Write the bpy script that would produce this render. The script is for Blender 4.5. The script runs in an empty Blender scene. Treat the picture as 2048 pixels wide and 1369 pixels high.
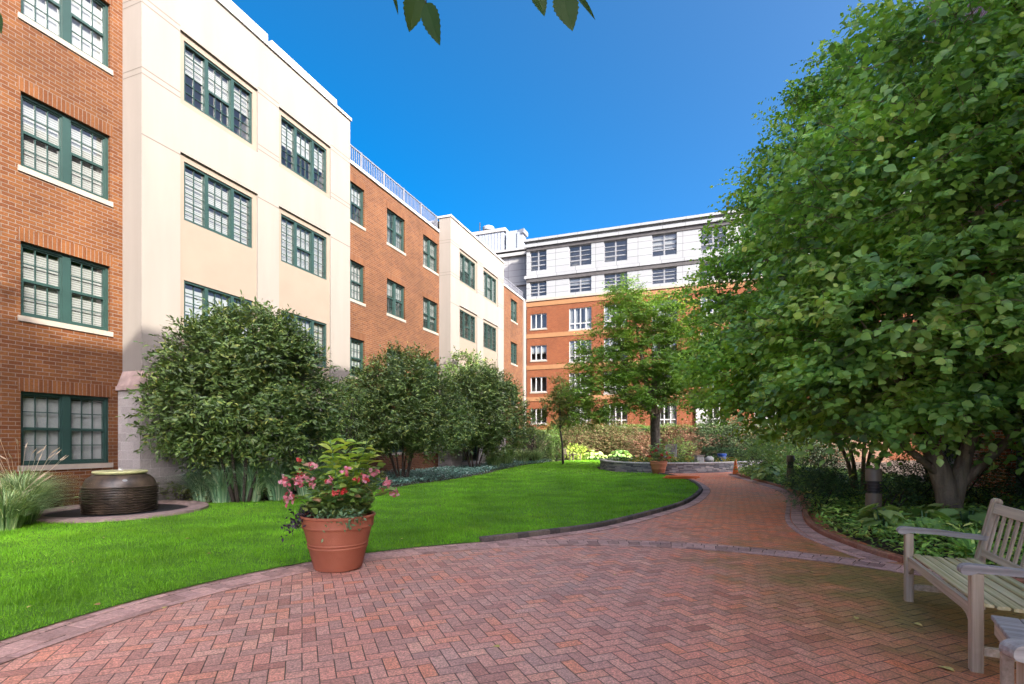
import bpy, math, random
import numpy as np
from mathutils import Vector, Matrix
R = math.radians
scene = bpy.context.scene
col = scene.collection
rng = np.random.default_rng(7)
random.seed(7)
CH = 1.45          # eye height
F = 1039.0         # focal length in px of the 2048 px photograph
U = (0.3502, 0.9367)     # direction in which the left facade runs
NV = (-0.9367, 0.3502)   # from the courtyard towards the left facade

def G(x, y, z=0.0):
    """ground point (height z) seen at a photo pixel"""
    Y = (CH - z) * F / (y - 883.0)
    return ((x - 1024.0) / F * Y, Y)

# ------------------------------------------------------------------ helpers
def tag(o, label=None, cat=None, group=None, kind=None):
    if label: o['label'] = label
    if cat: o['category'] = cat
    if group: o['group'] = group
    if kind: o['kind'] = kind
    return o

def empty(name, loc=(0, 0, 0), rz=0.0):
    o = bpy.data.objects.new(name, None)
    col.objects.link(o)
    o.location = loc
    o.rotation_euler = (0, 0, rz)
    o.empty_display_size = 0.2
    return o

def copy_tree(o, parent=None):
    c = o.copy()
    col.objects.link(c)
    if parent is not None: c.parent = parent
    for ch in list(o.children): copy_tree(ch, c)
    return c

class MB:
    def __init__(self):
        self.v = []; self.f = []; self.smooth = False
    def quad(self, *p):
        n = len(self.v); self.v += [tuple(q) for q in p]; self.f.append(tuple(range(n, n + len(p))))
    def box(self, x0, x1, y0, y1, z0, z1):
        n = len(self.v)
        self.v += [(x0,y0,z0),(x1,y0,z0),(x1,y1,z0),(x0,y1,z0),(x0,y0,z1),(x1,y0,z1),(x1,y1,z1),(x0,y1,z1)]
        for q in ((0,3,2,1),(4,5,6,7),(0,1,5,4),(1,2,6,5),(2,3,7,6),(3,0,4,7)):
            self.f.append(tuple(n + i for i in q))
        return self
    def obox(self, c, ax, hx, hy, z0, z1, b=0.0):
        """box with centre c, half sizes, rotated about z so that local x points along ax (bevelled top when b)"""
        l = math.hypot(*ax); a = (ax[0]/l, ax[1]/l); p = (-a[1], a[0])
        n = len(self.v)
        def ring(ix, iy, z):
            for sx, sy in ((-1,-1),(1,-1),(1,1),(-1,1)):
                self.v.append((c[0]+a[0]*sx*ix+p[0]*sy*iy, c[1]+a[1]*sx*ix+p[1]*sy*iy, z))
        if b:
            ring(hx, hy, z0); ring(hx, hy, z1-b); ring(hx-b, hy-b, z1)
            k = 3
        else:
            ring(hx, hy, z0); ring(hx, hy, z1); k = 2
        for r in range(k-1):
            for i in range(4):
                j = (i+1) % 4
                self.f.append((n+4*r+i, n+4*r+j, n+4*r+4+j, n+4*r+4+i))
        self.f.append((n+3, n+2, n+1, n)); t = n+4*(k-1)
        self.f.append((t, t+1, t+2, t+3))
        return self
    def bar(self, p, q, w, h, up=(0,0,1), b=0.0):
        """rectangular bar from p to q, w wide and h high"""
        p = Vector(p); q = Vector(q); d = (q-p).normalized(); up = Vector(up)
        s = d.cross(up).normalized(); t = s.cross(d).normalized()
        n = len(self.v)
        if b:
            prof = [(-w/2+b,-h/2),(w/2-b,-h/2),(w/2,-h/2+b),(w/2,h/2-b),(w/2-b,h/2),(-w/2+b,h/2),(-w/2,h/2-b),(-w/2,-h/2+b)]
        else:
            prof = [(-w/2,-h/2),(w/2,-h/2),(w/2,h/2),(-w/2,h/2)]
        m = len(prof)
        for e in (p, q):
            for a, c in prof: self.v.append(tuple(e + s*a + t*c))
        for i in range(m):
            j = (i+1) % m
            self.f.append((n+i, n+j, n+m+j, n+m+i))
        self.f.append(tuple(n+i for i in reversed(range(m)))); self.f.append(tuple(n+m+i for i in range(m)))
        return self
    def tube(self, pts, rad, sides=8, cap=True):
        pts = [Vector(p) for p in pts]
        n0 = len(self.v); ref = Vector((0.13, 0.97, 0.2))
        for i, p in enumerate(pts):
            a = pts[max(i-1, 0)]; c = pts[min(i+1, len(pts)-1)]
            d = (c-a).normalized()
            s = d.cross(ref)
            if s.length < 1e-3: s = d.cross(Vector((1,0,0)))
            s.normalize(); t = d.cross(s)
            r = rad[i] if hasattr(rad, '__len__') else rad
            for k in range(sides):
                an = 2*math.pi*k/sides
                self.v.append(tuple(p + s*(math.cos(an)*r) + t*(math.sin(an)*r)))
        for i in range(len(pts)-1):
            for k in range(sides):
                k2 = (k+1) % sides
                self.f.append((n0+i*sides+k, n0+i*sides+k2, n0+(i+1)*sides+k2, n0+(i+1)*sides+k))
        if cap:
            self.f.append(tuple(n0+k for k in reversed(range(sides))))
            m = n0+(len(pts)-1)*sides
            self.f.append(tuple(m+k for k in range(sides)))
        return self
    def lathe(self, prof, seg=40, c=(0,0)):
        n0 = len(self.v); m = len(prof)
        for k in range(seg):
            an = 2*math.pi*k/seg
            for r, z in prof: self.v.append((c[0]+r*math.cos(an), c[1]+r*math.sin(an), z))
        for k in range(seg):
            k2 = (k+1) % seg
            for i in range(m-1):
                self.f.append((n0+k*m+i, n0+k2*m+i, n0+k2*m+i+1, n0+k*m+i+1))
        return self
    def prism(self, poly, z0, z1):
        n = len(self.v); m = len(poly)
        for z in (z0, z1):
            for p in poly: self.v.append((p[0], p[1], z))
        for i in range(m):
            j = (i+1) % m
            self.f.append((n+i, n+j, n+m+j, n+m+i))
        self.f.append(tuple(n+i for i in reversed(range(m)))); self.f.append(tuple(n+m+i for i in range(m)))
        return self
    def build(self, name, mat, parent=None, smooth=False, auto=None):
        me = bpy.data.meshes.new(name)
        me.from_pydata(self.v, [], self.f)
        me.materials.append(mat)
        if smooth:
            me.polygons.foreach_set('use_smooth', [True]*len(me.polygons))
        me.update()
        o = bpy.data.objects.new(name, me)
        col.objects.link(o)
        if parent is not None: o.parent = parent
        if auto and smooth:
            try: me.set_sharp_from_angle(angle=R(auto))
            except Exception: pass
        return o

def np_mesh(name, verts, loops, sizes, mat, parent=None):
    me = bpy.data.meshes.new(name)
    me.vertices.add(len(verts)); me.vertices.foreach_set('co', np.ascontiguousarray(verts, dtype=np.float32).ravel())
    me.loops.add(len(loops)); me.loops.foreach_set('vertex_index', np.ascontiguousarray(loops, dtype=np.int32))
    starts = np.concatenate(([0], np.cumsum(sizes)[:-1])).astype(np.int32)
    me.polygons.add(len(sizes)); me.polygons.foreach_set('loop_start', starts)
    me.materials.append(mat)
    me.update(calc_edges=True)
    o = bpy.data.objects.new(name, me); col.objects.link(o)
    if parent is not None: o.parent = parent
    return o

def nrm(a):
    return a / np.maximum(np.linalg.norm(a, axis=-1, keepdims=True), 1e-9)

# leaf outlines: x along, y across, z fold
T_BROAD = (np.array([[0,0,0],[.22,.30,.06],[.55,.42,.09],[.82,.25,.03],[1.1,0,-.12],[.82,-.25,.03],[.55,-.42,.09],[.22,-.30,.06],[.5,0,0]]),
           [(0,8,2,1),(8,4,3,2),(0,7,6,8),(8,6,5,4)])
T_NARROW = (np.array([[0,0,0],[.4,.17,.05],[.75,.14,.03],[1,0,-.08],[.75,-.14,.03],[.4,-.17,.05],[.5,0,0]]),
            [(0,6,2,1),(6,3,2),(0,5,4,6),(6,4,3)])
T_SMALL = (np.array([[0,0,0],[.5,.24,.05],[1,0,-.06],[.5,-.24,.05]]), [(0,2,1),(0,3,2)])
T_HEART = (np.array([[0,0,0],[-.12,.22,.03],[.1,.42,.08],[.45,.44,.1],[.8,.24,.04],[1.05,0,-.12],[.8,-.24,.04],[.45,-.44,.1],[.1,-.42,.08],[-.12,-.22,.03],[.5,0,-.0]]),
           [(0,10,3,2,1),(10,5,4,3),(0,9,8,7,10),(10,7,6,5)])

def leaves(name, P, D, N, S, tmpl, mat, parent=None):
    T, faces = tmpl
    x = nrm(D); z = nrm(N - x*np.sum(N*x, -1, keepdims=True)); y = np.cross(z, x)
    V = P[:,None,:] + S[:,None,None]*(T[None,:,0:1]*x[:,None,:] + T[None,:,1:2]*y[:,None,:] + T[None,:,2:3]*z[:,None,:])
    n = len(P); m = len(T)
    lf = np.concatenate([np.array(f) for f in faces]); fs = np.array([len(f) for f in faces])
    L = (np.arange(n)[:,None]*m + lf[None,:]).ravel()
    return np_mesh(name, V.reshape(-1,3), L, np.tile(fs, n), mat, parent)

def rvec(n): return nrm(rng.normal(size=(n,3)))

def twig_leaves(P, D, n, L, size, droop=0.25, spread=0.85, jitter=0.35, up=1.0, outw=.75, sv=.65):
    """leaves set alternately along twigs"""
    M = len(P); Ps, Ds, Ns, Ss = [], [], [], []
    side = nrm(np.cross(D, np.array([0,0,1.0]) + 0.15*rng.normal(size=(M,3))))
    Lr = L*rng.uniform(0.6, 1.25, (M,1))
    for k in range(n):
        t = (k+0.6)/n
        p = P + D*Lr*t + np.array([0,0,-1.0])*(droop*Lr*t*t)
        sg = 1 if k % 2 else -1
        d = D*(0.45 + 0.5*(k == n-1)) + side*sg*spread*(0 if k == n-1 else 1) + np.array([0,0,-droop]) + jitter*rng.normal(size=(M,3))
        nn = np.array([0,0,up]) + outw*D + 0.55*rng.normal(size=(M,3))
        Ps.append(p); Ds.append(d); Ns.append(nn); Ss.append(size*rng.uniform(sv,1.2,M)*(1-0.25*t))
    return np.concatenate(Ps), np.concatenate(Ds), np.concatenate(Ns), np.concatenate(Ss)

def gapnoise(P, sc, ph=0.0):
    q = P*sc
    return (np.sin(q[:,0]*1.7+ph)+np.sin(q[:,1]*1.9+1.3*q[:,2]+ph*2)+np.sin(q[:,2]*2.3-q[:,0]*.8+ph*3)+np.sin(q[:,1]*3.1+q[:,0]*2.7+q[:,2]*1.1))/4

def crown_sites(blobs, per, shell=0.45, thr=-0.35, sc=1.4, upb=0.35, keep=None, fan=0):
    """start points and directions of twigs through a crown made of ellipsoids (cx,cy,cz,rx,ry,rz)"""
    PP, DD = [], []
    for b in blobs:
        c = np.array(b[:3]); r = np.array(b[3:6])
        n = int(per*(r[0]*r[1]+r[1]*r[2]+r[0]*r[2])/3)
        d = rvec(n)
        rad = (1 - shell*rng.random(n)**1.6)[:,None]*(1+0.07*rng.normal(size=(n,1)))
        p = c + d*r*rad
        dd = nrm(nrm(d/r) + np.array([0,0,upb]) + 0.45*rng.normal(size=(n,3)))
        PP.append(p); DD.append(dd)
    P = np.concatenate(PP); D = np.concatenate(DD)
    if fan:
        M_ = len(P); h = nrm(D*np.array([1,1,.25])); s_ = nrm(np.cross(h, np.array([0,0,1.0])))
        PP, DD = [], []
        for k in range(fan):
            a = rng.uniform(-1.1, 1.1, (M_,1)); q = rng.uniform(-.15, .3, (M_,1))
            dd = nrm(h*np.cos(a)+s_*np.sin(a)+np.array([0,0,.18])+.12*rng.normal(size=(M_,3)))
            PP.append(P+dd*q+s_*np.sin(a)*.18+np.array([0,0,1])*.05*rng.normal(size=(M_,1))); DD.append(dd)
        P = np.concatenate(PP); D = np.concatenate(DD)
    ok = gapnoise(P, sc, blobs[0][0]) > thr
    if keep is not None: ok &= keep(P)
    return P[ok], D[ok]

# ------------------------------------------------------------------ materials
class NT:
    def __init__(self, name):
        self.m = bpy.data.materials.new(name); self.m.use_nodes = True
        self.t = self.m.node_tree; self.t.nodes.clear()
        self.out = self.n('ShaderNodeOutputMaterial')
    def n(self, typ, **kw):
        o = self.t.nodes.new(typ)
        for k, v in kw.items(): setattr(o, k, v)
        return o
    def l(self, a, b): self.t.links.new(a, b)
    def set(self, sock, v):
        if hasattr(v, 'is_linked') or isinstance(v, bpy.types.NodeSocket): self.l(v, sock)
        else: sock.default_value = v
    def math(self, op, a, b=None, c=None):
        o = self.n('ShaderNodeMath', operation=op)
        self.set(o.inputs[0], a)
        if b is not None: self.set(o.inputs[1], b)
        if c is not None: self.set(o.inputs[2], c)
        return o.outputs[0]
    def mix(self, f, a, b, mode='MIX'):
        o = self.n('ShaderNodeMix', data_type='RGBA', blend_type=mode)
        self.set(o.inputs[0], f)
        for s, v in ((o.inputs[6], a), (o.inputs[7], b)):
            if isinstance(v, tuple): v = (v+(1,))[:4]
            self.set(s, v)
        return o.outputs[2]
    def ramp(self, f, stops, interp='LINEAR'):
        o = self.n('ShaderNodeValToRGB'); cr = o.color_ramp; cr.interpolation = interp
        while len(cr.elements) < len(stops): cr.elements.new(0.5)
        for e, (p, c) in zip(cr.elements, stops):
            e.position = p; e.color = (c+(1,))[:4] if isinstance(c, tuple) else (c,c,c,1)
        self.l(f, o.inputs[0])
        return o.outputs[0]
    def noise(self, vec, scale, detail=4, rough=0.55):
        o = self.n('ShaderNodeTexNoise'); o.inputs['Scale'].default_value = scale
        o.inputs['Detail'].default_value = detail; o.inputs['Roughness'].default_value = rough
        if vec is not None: self.l(vec, o.inputs['Vector'])
        return o.outputs['Fac']
    def obj(self): return self.n('ShaderNodeTexCoord').outputs['Object']
    def bump(self, h, strength, dist=0.02):
        o = self.n('ShaderNodeBump'); o.inputs['Strength'].default_value = strength; o.inputs['Distance'].default_value = dist
        self.l(h, o.inputs['Height']); return o.outputs[0]
    def bsdf(self, colr, rough=0.7, spec=0.4, normal=None, metal=0.0):
        o = self.n('ShaderNodeBsdfPrincipled')
        if isinstance(colr, tuple): colr = (colr+(1,))[:4]
        self.set(o.inputs['Base Color'], colr); self.set(o.inputs['Roughness'], rough)
        o.inputs['Specular IOR Level'].default_value = spec; o.inputs['Metallic'].default_value = metal
        if normal is not None: self.l(normal, o.inputs['Normal'])
        return o
    def done(self, sh):
        self.l(sh, self.out.inputs['Surface']); return self.m

def mk(name, c, rough=0.7, var=0.15, scale=3.0, bump=0.0, bscale=40.0, spec=0.3, metal=0.0, c2=None, streak=False):
    t = NT(name); v = t.obj()
    if streak:
        mp = t.n('ShaderNodeMapping'); mp.inputs['Scale'].default_value = streak if isinstance(streak, tuple) else (1,1,0.08); t.l(v, mp.inputs[0]); v2 = mp.outputs[0]
    else: v2 = v
    f = t.noise(v2, scale, 6)
    f = t.ramp(f, [(0.3, 0.0), (0.7, 1.0)])
    a = tuple(x*(1-var) for x in c); b = c2 if c2 else tuple(min(1, x*(1+var)) for x in c)
    cc = t.mix(f, a, b)
    nr = t.bump(t.noise(v, bscale, 5), bump) if bump else None
    return t.done(t.bsdf(cc, rough, spec, nr, metal).outputs[0])

def leafmat(name, stops, rough=0.45, spec=0.4, tr=0.25, trc=None, patch=0.0):
    t = NT(name)
    g = t.n('ShaderNodeNewGeometry')
    rv = g.outputs['Random Per Island']
    if patch:
        rv = t.math('ADD', t.math('MULTIPLY', rv, 1-patch), t.math('MULTIPLY', t.ramp(t.noise(g.outputs['Position'], .8, 4), [(.35, 0.0), (.68, 1.0)]), patch))
    cc = t.ramp(rv, stops)
    big = t.ramp(t.noise(g.outputs['Position'], 0.9, 3), [(0.35, 0.72), (0.65, 1.25)])
    cc = t.mix(1.0, cc, big, 'MULTIPLY')
    b = t.bsdf(cc, rough, spec)
    tl = t.n('ShaderNodeBsdfTranslucent')
    tcol = t.mix(1.0, cc, trc if trc else (1.5,1.5,0.6), 'MULTIPLY'); t.l(tcol, tl.inputs[0])
    mx = t.n('ShaderNodeMixShader'); mx.inputs[0].default_value = tr
    t.l(b.outputs[0], mx.inputs[1]); t.l(tl.outputs[0], mx.inputs[2])
    return t.done(mx.outputs[0])

def brickmat(name, c1, c2, mortar, bw=.225, rh=.08, ms=.009, offset=.5, rough=.85, bump=.5, var=.25, plan=False, big=.5):
    t = NT(name); v = t.obj()
    s = t.n('ShaderNodeSeparateXYZ'); t.l(v, s.inputs[0])
    cb = t.n('ShaderNodeCombineXYZ')
    t.l(t.math('ADD', s.outputs[0], s.outputs[1]), cb.inputs[0]); t.l(s.outputs[2], cb.inputs[1])
    bt = t.n('ShaderNodeTexBrick'); bt.offset = offset
    t.l(cb.outputs[0], bt.inputs['Vector'])
    bt.inputs['Scale'].default_value = 1.0
    bt.inputs['Mortar Size'].default_value = ms; bt.inputs['Mortar Smooth'].default_value = 0.15
    bt.inputs['Brick Width'].default_value = bw; bt.inputs['Row Height'].default_value = rh
    bt.inputs['Color1'].default_value = c1+(1,); bt.inputs['Color2'].default_value = c2+(1,); bt.inputs['Mortar'].default_value = mortar+(1,)
    n1 = t.ramp(t.noise(v, big, 5), [(0.3, 1-var), (0.7, 1+var)])
    n2 = t.ramp(t.noise(v, 30, 4), [(0.3, 0.85), (0.7, 1.15)])
    cc = t.mix(1.0, t.mix(1.0, bt.outputs['Color'], n1, 'MULTIPLY'), n2, 'MULTIPLY')
    h = t.math('ADD', t.math('MULTIPLY', bt.outputs['Fac'], -1.0), t.math('MULTIPLY', t.noise(v, 60, 4), .35))
    return t.done(t.bsdf(cc, rough, .2, t.bump(h, bump, .006)).outputs[0])

def islandmat(name, stops, rough=.8, spec=.25, bump=.4, bs=60, stain=None):
    t = NT(name); g = t.n('ShaderNodeNewGeometry')
    cc = t.ramp(g.outputs['Random Per Island'], stops)
    n = t.ramp(t.noise(g.outputs['Position'], 35, 5), [(0.3, .75), (0.7, 1.25)])
    cc = t.mix(1.0, cc, n, 'MULTIPLY')
    if stain:
        f = t.ramp(t.noise(g.outputs['Position'], 1.3, 5), [(0.45, 0.0), (0.7, 0.8)])
        cc = t.mix(f, cc, stain)
    return t.done(t.bsdf(cc, rough, spec, t.bump(t.noise(g.outputs['Position'], bs, 5), bump, .01)).outputs[0])

def glassmat(name, tint=(.93,.96,.95), refl=1.0):
    t = NT(name)
    tr = t.n('ShaderNodeBsdfTransparent'); tr.inputs[0].default_value = tint+(1,)
    gl = t.n('ShaderNodeBsdfGlossy'); gl.inputs['Roughness'].default_value = .015; gl.inputs[0].default_value = (refl,refl,refl,1)
    fr = t.n('ShaderNodeLayerWeight'); fr.inputs[0].default_value = .5
    f = t.math('MULTIPLY_ADD', t.math('POWER', fr.outputs['Facing'], 5.0), .90, .10)
    mx = t.n('ShaderNodeMixShader'); t.l(f, mx.inputs[0]); t.l(tr.outputs[0], mx.inputs[1]); t.l(gl.outputs[0], mx.inputs[2])
    return t.done(mx.outputs[0])

def blindmat(name, c, pitch=.05):
    t = NT(name); v = t.obj(); s = t.n('ShaderNodeSeparateXYZ'); t.l(v, s.inputs[0])
    fr = t.math('FRACT', t.math('DIVIDE', s.outputs[2], pitch))
    f = t.ramp(fr, [(0.0, .25), (.12, .25), (.2, 1.0), (.9, .9), (1.0, .3)])
    cc = t.mix(1.0, c, f, 'MULTIPLY')
    return t.done(t.bsdf(cc, .6, .2).outputs[0])

def curtainmat(name, c):
    t = NT(name); v = t.obj(); s = t.n('ShaderNodeSeparateXYZ'); t.l(v, s.inputs[0])
    w = t.math('SINE', t.math('ADD', t.math('MULTIPLY', s.outputs[0], 55.0), t.math('MULTIPLY', t.noise(v, 3, 2), 8.0)))
    f = t.math('MULTIPLY_ADD', w, .12, .85)
    b = t.bsdf(t.mix(1.0, c, f, 'MULTIPLY'), .8, .1, t.bump(w, .6, .02))
    return t.done(b.outputs[0])

M = {}
# ---- herringbone paving
def paving_mat():
    t = NT('herringbone_brick'); v = t.obj()
    W = 0.098
    rot = t.n('ShaderNodeVectorRotate', rotation_type='Z_AXIS'); t.l(v, rot.inputs['Vector']); rot.inputs['Angle'].default_value = R(-22.0)
    wn = t.n('ShaderNodeTexNoise'); wn.inputs['Scale'].default_value = 6.0; t.l(v, wn.inputs['Vector'])
    s = t.n('ShaderNodeSeparateXYZ'); t.l(rot.outputs[0], s.inputs[0])
    wob = t.math('MULTIPLY', t.math('SUBTRACT', wn.outputs['Fac'], .5), .06)
    X = t.math('ADD', t.math('DIVIDE', s.outputs[0], W), wob); Y = t.math('ADD', t.math('DIVIDE', s.outputs[1], W), wob)
    a = t.math('FLOOR', X); b = t.math('FLOOR', Y); fx = t.math('FRACT', X); fy = t.math('FRACT', Y)
    fl = t.math('FLOORED_MODULO', t.math('ADD', t.math('SUBTRACT', a, b), .5), 4.0)   # .5,1.5,2.5,3.5
    c1 = t.math('GREATER_THAN', fl, 1.0); c2 = t.math('GREATER_THAN', fl, 2.0); c3 = t.math('GREATER_THAN', fl, 3.0)
    is1 = t.math('SUBTRACT', c1, c2)       # right half of a lying brick
    is2 = t.math('SUBTRACT', c2, c3)       # upper half of a standing brick
    ax = t.math('SUBTRACT', a, is1); by = t.math('SUBTRACT', b, is2)
    cb = t.n('ShaderNodeCombineXYZ'); t.l(ax, cb.inputs[0]); t.l(by, cb.inputs[1]); t.l(c2, cb.inputs[2])
    wno = t.n('ShaderNodeTexWhiteNoise', noise_dimensions='3D'); t.l(cb.outputs[0], wno.inputs['Vector'])
    rnd = wno.outputs['Value']
    # distance to the brick's edge; lying bricks ignore the joint in the middle
    big = 5.0
    dl = t.math('ADD', fx, t.math('MULTIPLY', is1, big))
    dr = t.math('ADD', t.math('SUBTRACT', 1.0, fx), t.math('MULTIPLY', t.math('SUBTRACT', 1.0, c1), big))
    db = t.math('ADD', fy, t.math('MULTIPLY', is2, big))
    dt = t.math('ADD', t.math('SUBTRACT', 1.0, fy), t.math('MULTIPLY', c3, big))
    d = t.math('MINIMUM', t.math('MINIMUM', dl, dr), t.math('MINIMUM', db, dt))
    joint = t.ramp(d, [(0.0, 0.0), (.018, 0.0), (.045, 1.0)])
    cc = t.ramp(rnd, [(0.0, (.48,.22,.165)), (.2, (.54,.32,.255)), (.5, (.70,.34,.25)), (.72, (.64,.39,.31)), (.9, (.74,.32,.20)), (1.0, (.76,.45,.335))])
    g1 = t.ramp(t.noise(v, 90, 3, .7), [(0.34, .5), (0.66, 1.4)])
    g2 = t.ramp(t.noise(v, .55, 4), [(0.35, (1.12,.96,.90)), (0.65, (.97,1.0,1.0))])
    cc = t.mix(1.0, t.mix(1.0, cc, g1, 'MULTIPLY'), g2, 'MULTIPLY')
    # warmer, redder bricks to the right, moss beside the bench and the planting
    so = t.n('ShaderNodeSeparateXYZ'); t.l(v, so.inputs[0])
    nn = t.noise(v, 1.1, 5)
    rx = t.math('ADD', t.math('SUBTRACT', so.outputs[0], t.math('MULTIPLY', so.outputs[1], .18)), t.math('MULTIPLY', t.math('SUBTRACT', nn, .5), 2.0))
    red = t.ramp(t.math('MULTIPLY_ADD', rx, .3, .15), [(0.2, 0.0), (.75, .75)])
    cc = t.mix(red, cc, t.mix(1.0, cc, (1.22,.74,.46), 'MULTIPLY'))
    dx = t.math('SUBTRACT', so.outputs[0], 4.1); dy = t.math('SUBTRACT', so.outputs[1], 4.6)
    dist = t.math('SQRT', t.math('ADD', t.math('MULTIPLY', dx, dx), t.math('MULTIPLY', t.math('MULTIPLY', dy, dy), .35)))
    ms = t.math('SUBTRACT', t.math('MULTIPLY_ADD', dist, -.42, 1.05), t.math('MULTIPLY', t.math('SUBTRACT', t.noise(v, 2.3, 6), .5), -1.3))
    mf = t.ramp(ms, [(0.1, 0.0), (.8, .85)])
    cc = t.mix(mf, cc, t.mix(g1, (.12,.11,.025), (.24,.20,.05)))
    jm = t.ramp(t.noise(v, .9, 4), [(0.42, (.045,.036,.03)), (0.66, (.05,.06,.02))])
    cc = t.mix(joint, jm, cc)
    h = t.math('ADD', t.math('MULTIPLY', t.ramp(d, [(0.0, 0.0), (.07, 1.0)]), 1.0), t.math('ADD', t.math('MULTIPLY', t.noise(v, 120, 4, .7), .35), t.math('MULTIPLY', rnd, .35)))
    return t.done(t.bsdf(cc, t.math('MULTIPLY_ADD', rnd, .14, .44), .38, t.bump(h, .55, .006)).outputs[0])
M['paving'] = paving_mat()
M['border'] = islandmat('border_brick', [(0,(.34,.20,.16)),(.3,(.44,.27,.22)),(.6,(.52,.32,.265)),(1,(.60,.36,.29))], bump=.6, bs=90)
M['curb'] = islandmat('curb_brick', [(0,(.07,.06,.055)),(.6,(.13,.105,.09)),(1,(.2,.15,.12))], bump=.6)
M['bedcurb'] = islandmat('edging_brick', [(0,(.30,.12,.07)),(.6,(.38,.17,.10)),(1,(.32,.17,.11))], bump=.6)
M['stone'] = islandmat('stacked_stone', [(0,(.09,.09,.095)),(.4,(.17,.17,.175)),(.75,(.26,.255,.25)),(1,(.36,.33,.29))], bump=1.0, bs=25)
M['soil'] = mk('mulch', (.055,.040,.028), .95, .45, 8, .8, 45)
M['lawn'] = mk('lawn_soil', (.09,.22,.015), .95, .3, 2.5, .6, 60, c2=(.12,.28,.02))
M['grass'] = leafmat('grass_blades', [(0,(0.095,0.228,0.014)),(.4,(0.162,0.380,0.019)),(.75,(0.228,0.494,0.027)),(.96,(0.323,0.532,0.043)),(1,(0.475,0.437,0.190))], .5, .25, .35, patch=.45)
M['brick'] = brickmat('red_brick', (.062,.019,.005), (.092,.034,.009), (.10,.072,.053), ms=.0075)
M['soldier'] = brickmat('soldier_brick', (.067,.021,.0055), (.098,.036,.010), (.10,.072,.053), ms=.0075, bw=.08, rh=3.0, offset=0)
M['brickfar'] = brickmat('orange_brick', (.088,.021,.006), (.115,.032,.009), (.14,.075,.042), var=.12)
M['brickpink'] = brickmat('pink_brick', (.36,.12,.09), (.42,.16,.12), (.66,.56,.52), var=.12)
M['cream'] = mk('cream_stucco', (.158,.141,.121), .9, .08, 1.4, .12, 120, streak=(1,1,.15))
M['tan'] = mk('tan_stucco', (.152,.123,.094), .9, .04, 1.2, .12, 120)
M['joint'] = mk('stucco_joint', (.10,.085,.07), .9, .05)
M['block'] = brickmat('concrete_block', (.225,.20,.185), (.285,.255,.235), (.32,.295,.275), bw=.41, rh=.205, ms=.007, var=.1, bump=.8)
M['limestone'] = mk('limestone', (.20,.172,.138), .85, .12, 4, .25, 60)
M['green'] = mk('green_window_paint', (.011,.029,.024), .42, .12, 2, spec=.4)
M['dkgreen'] = mk('dark_sash', (.03,.055,.06), .45, .1, spec=.4)
M['muntin'] = mk('muntin_white', (.05,.065,.06), .5, .1)
M['muntind'] = mk('muntin_green', (.012,.026,.024), .5, .1)
M['glass'] = glassmat('window_glass')
M['blind'] = blindmat('blind_slats', (.20,.20,.19))
M['shade'] = mk('roller_shade', (.185,.19,.185), .8, .04)
M['curtain'] = curtainmat('curtain', (.17,.17,.165))
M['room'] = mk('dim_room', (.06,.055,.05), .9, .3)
M['white'] = mk('white_metal', (.26,.26,.255), .5, .05)
M['framegrey'] = mk('grey_frame', (.13,.135,.14), .5, .05)
M['panel'] = brickmat('grey_panel', (.160,.168,.170), (.178,.186,.188), (.045,.045,.045), bw=1.9, rh=.62, ms=.016, offset=0, var=.04, bump=.3, rough=.5)
M['panel2'] = brickmat('mid_grey_panel', (.20,.20,.20), (.225,.225,.22), (.07,.07,.07), bw=1.9, rh=.62, ms=.016, offset=0, var=.04, bump=.3, rough=.5)
M['band'] = mk('tan_band', (.165,.082,.034), .85, .08, 3)
M['dark'] = mk('dark_metal_and_shadow', (.045,.042,.04), .5, .2)
M['galv'] = mk('galvanised', (.17,.19,.215), .45, .12, 3)
M['bark'] = mk('bark', (.17,.125,.085), .9, .4, 9, 1.0, 22, c2=(.36,.28,.19), streak=(1,1,.12))
M['barkd'] = mk('dark_bark', (.055,.042,.034), .9, .35, 9, .8, 25)
M['wood'] = mk('weathered_teak', (.46,.37,.25), .8, .2, 4, .15, 25, c2=(.64,.54,.40), streak=(.25,9,9))
M['darkteak'] = mk('dark_teak', (.09,.07,.05), .8, .2, 5)
M['woodv'] = mk('weathered_teak_post', (.42,.33,.22), .8, .2, 4, .15, 25, c2=(.60,.49,.36), streak=(9,9,.25))
M['woodt'] = mk('pale_teak', (.60,.51,.36), .8, .2, 4, .15, 25, c2=(.74,.64,.47), streak=(.25,9,9))
M['woodm'] = mk('mossy_teak', (.55,.48,.20), .85, .25, 4, .2, 25, c2=(.72,.64,.38), streak=(.25,9,9))
M['woodg'] = mk('grey_teak', (.30,.27,.245), .85, .25, 4, .25, 25, c2=(.50,.46,.42), streak=(9,.3,9))
M['terra'] = mk('terracotta', (.30,.09,.045), .62, .1, 2.2, .2, 60, spec=.3, c2=(.40,.145,.085))
M['terra2'] = mk('pale_terracotta', (.46,.18,.09), .75, .15, 5, .2, 60)
M['roofm'] = mk('roof_membrane', (.3,.3,.3), .9, .1)
M['haz'] = leafmat('broad_leaf', [(0,(.045,.10,.03)),(.25,(.14,.29,.07)),(.55,(.31,.53,.11)),(.85,(.52,.68,.18)),(1,(.65,.56,.14))], .36, .5, .3, patch=.55)
M['haz2'] = leafmat('broad_leaf_far', [(0,(.06,.12,.03)),(.25,(.17,.33,.06)),(.55,(.34,.57,.09)),(.85,(.54,.68,.13)),(1,(.68,.53,.12))], .4, .45, .32, patch=.5)
M['mag'] = leafmat('leathery_leaf', [(0,(0.048,0.088,0.025)),(.5,(0.087,0.150,0.038)),(.88,(0.150,0.221,0.050)),(1,(0.269,0.285,0.069))], .42, .4, .15)
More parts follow.
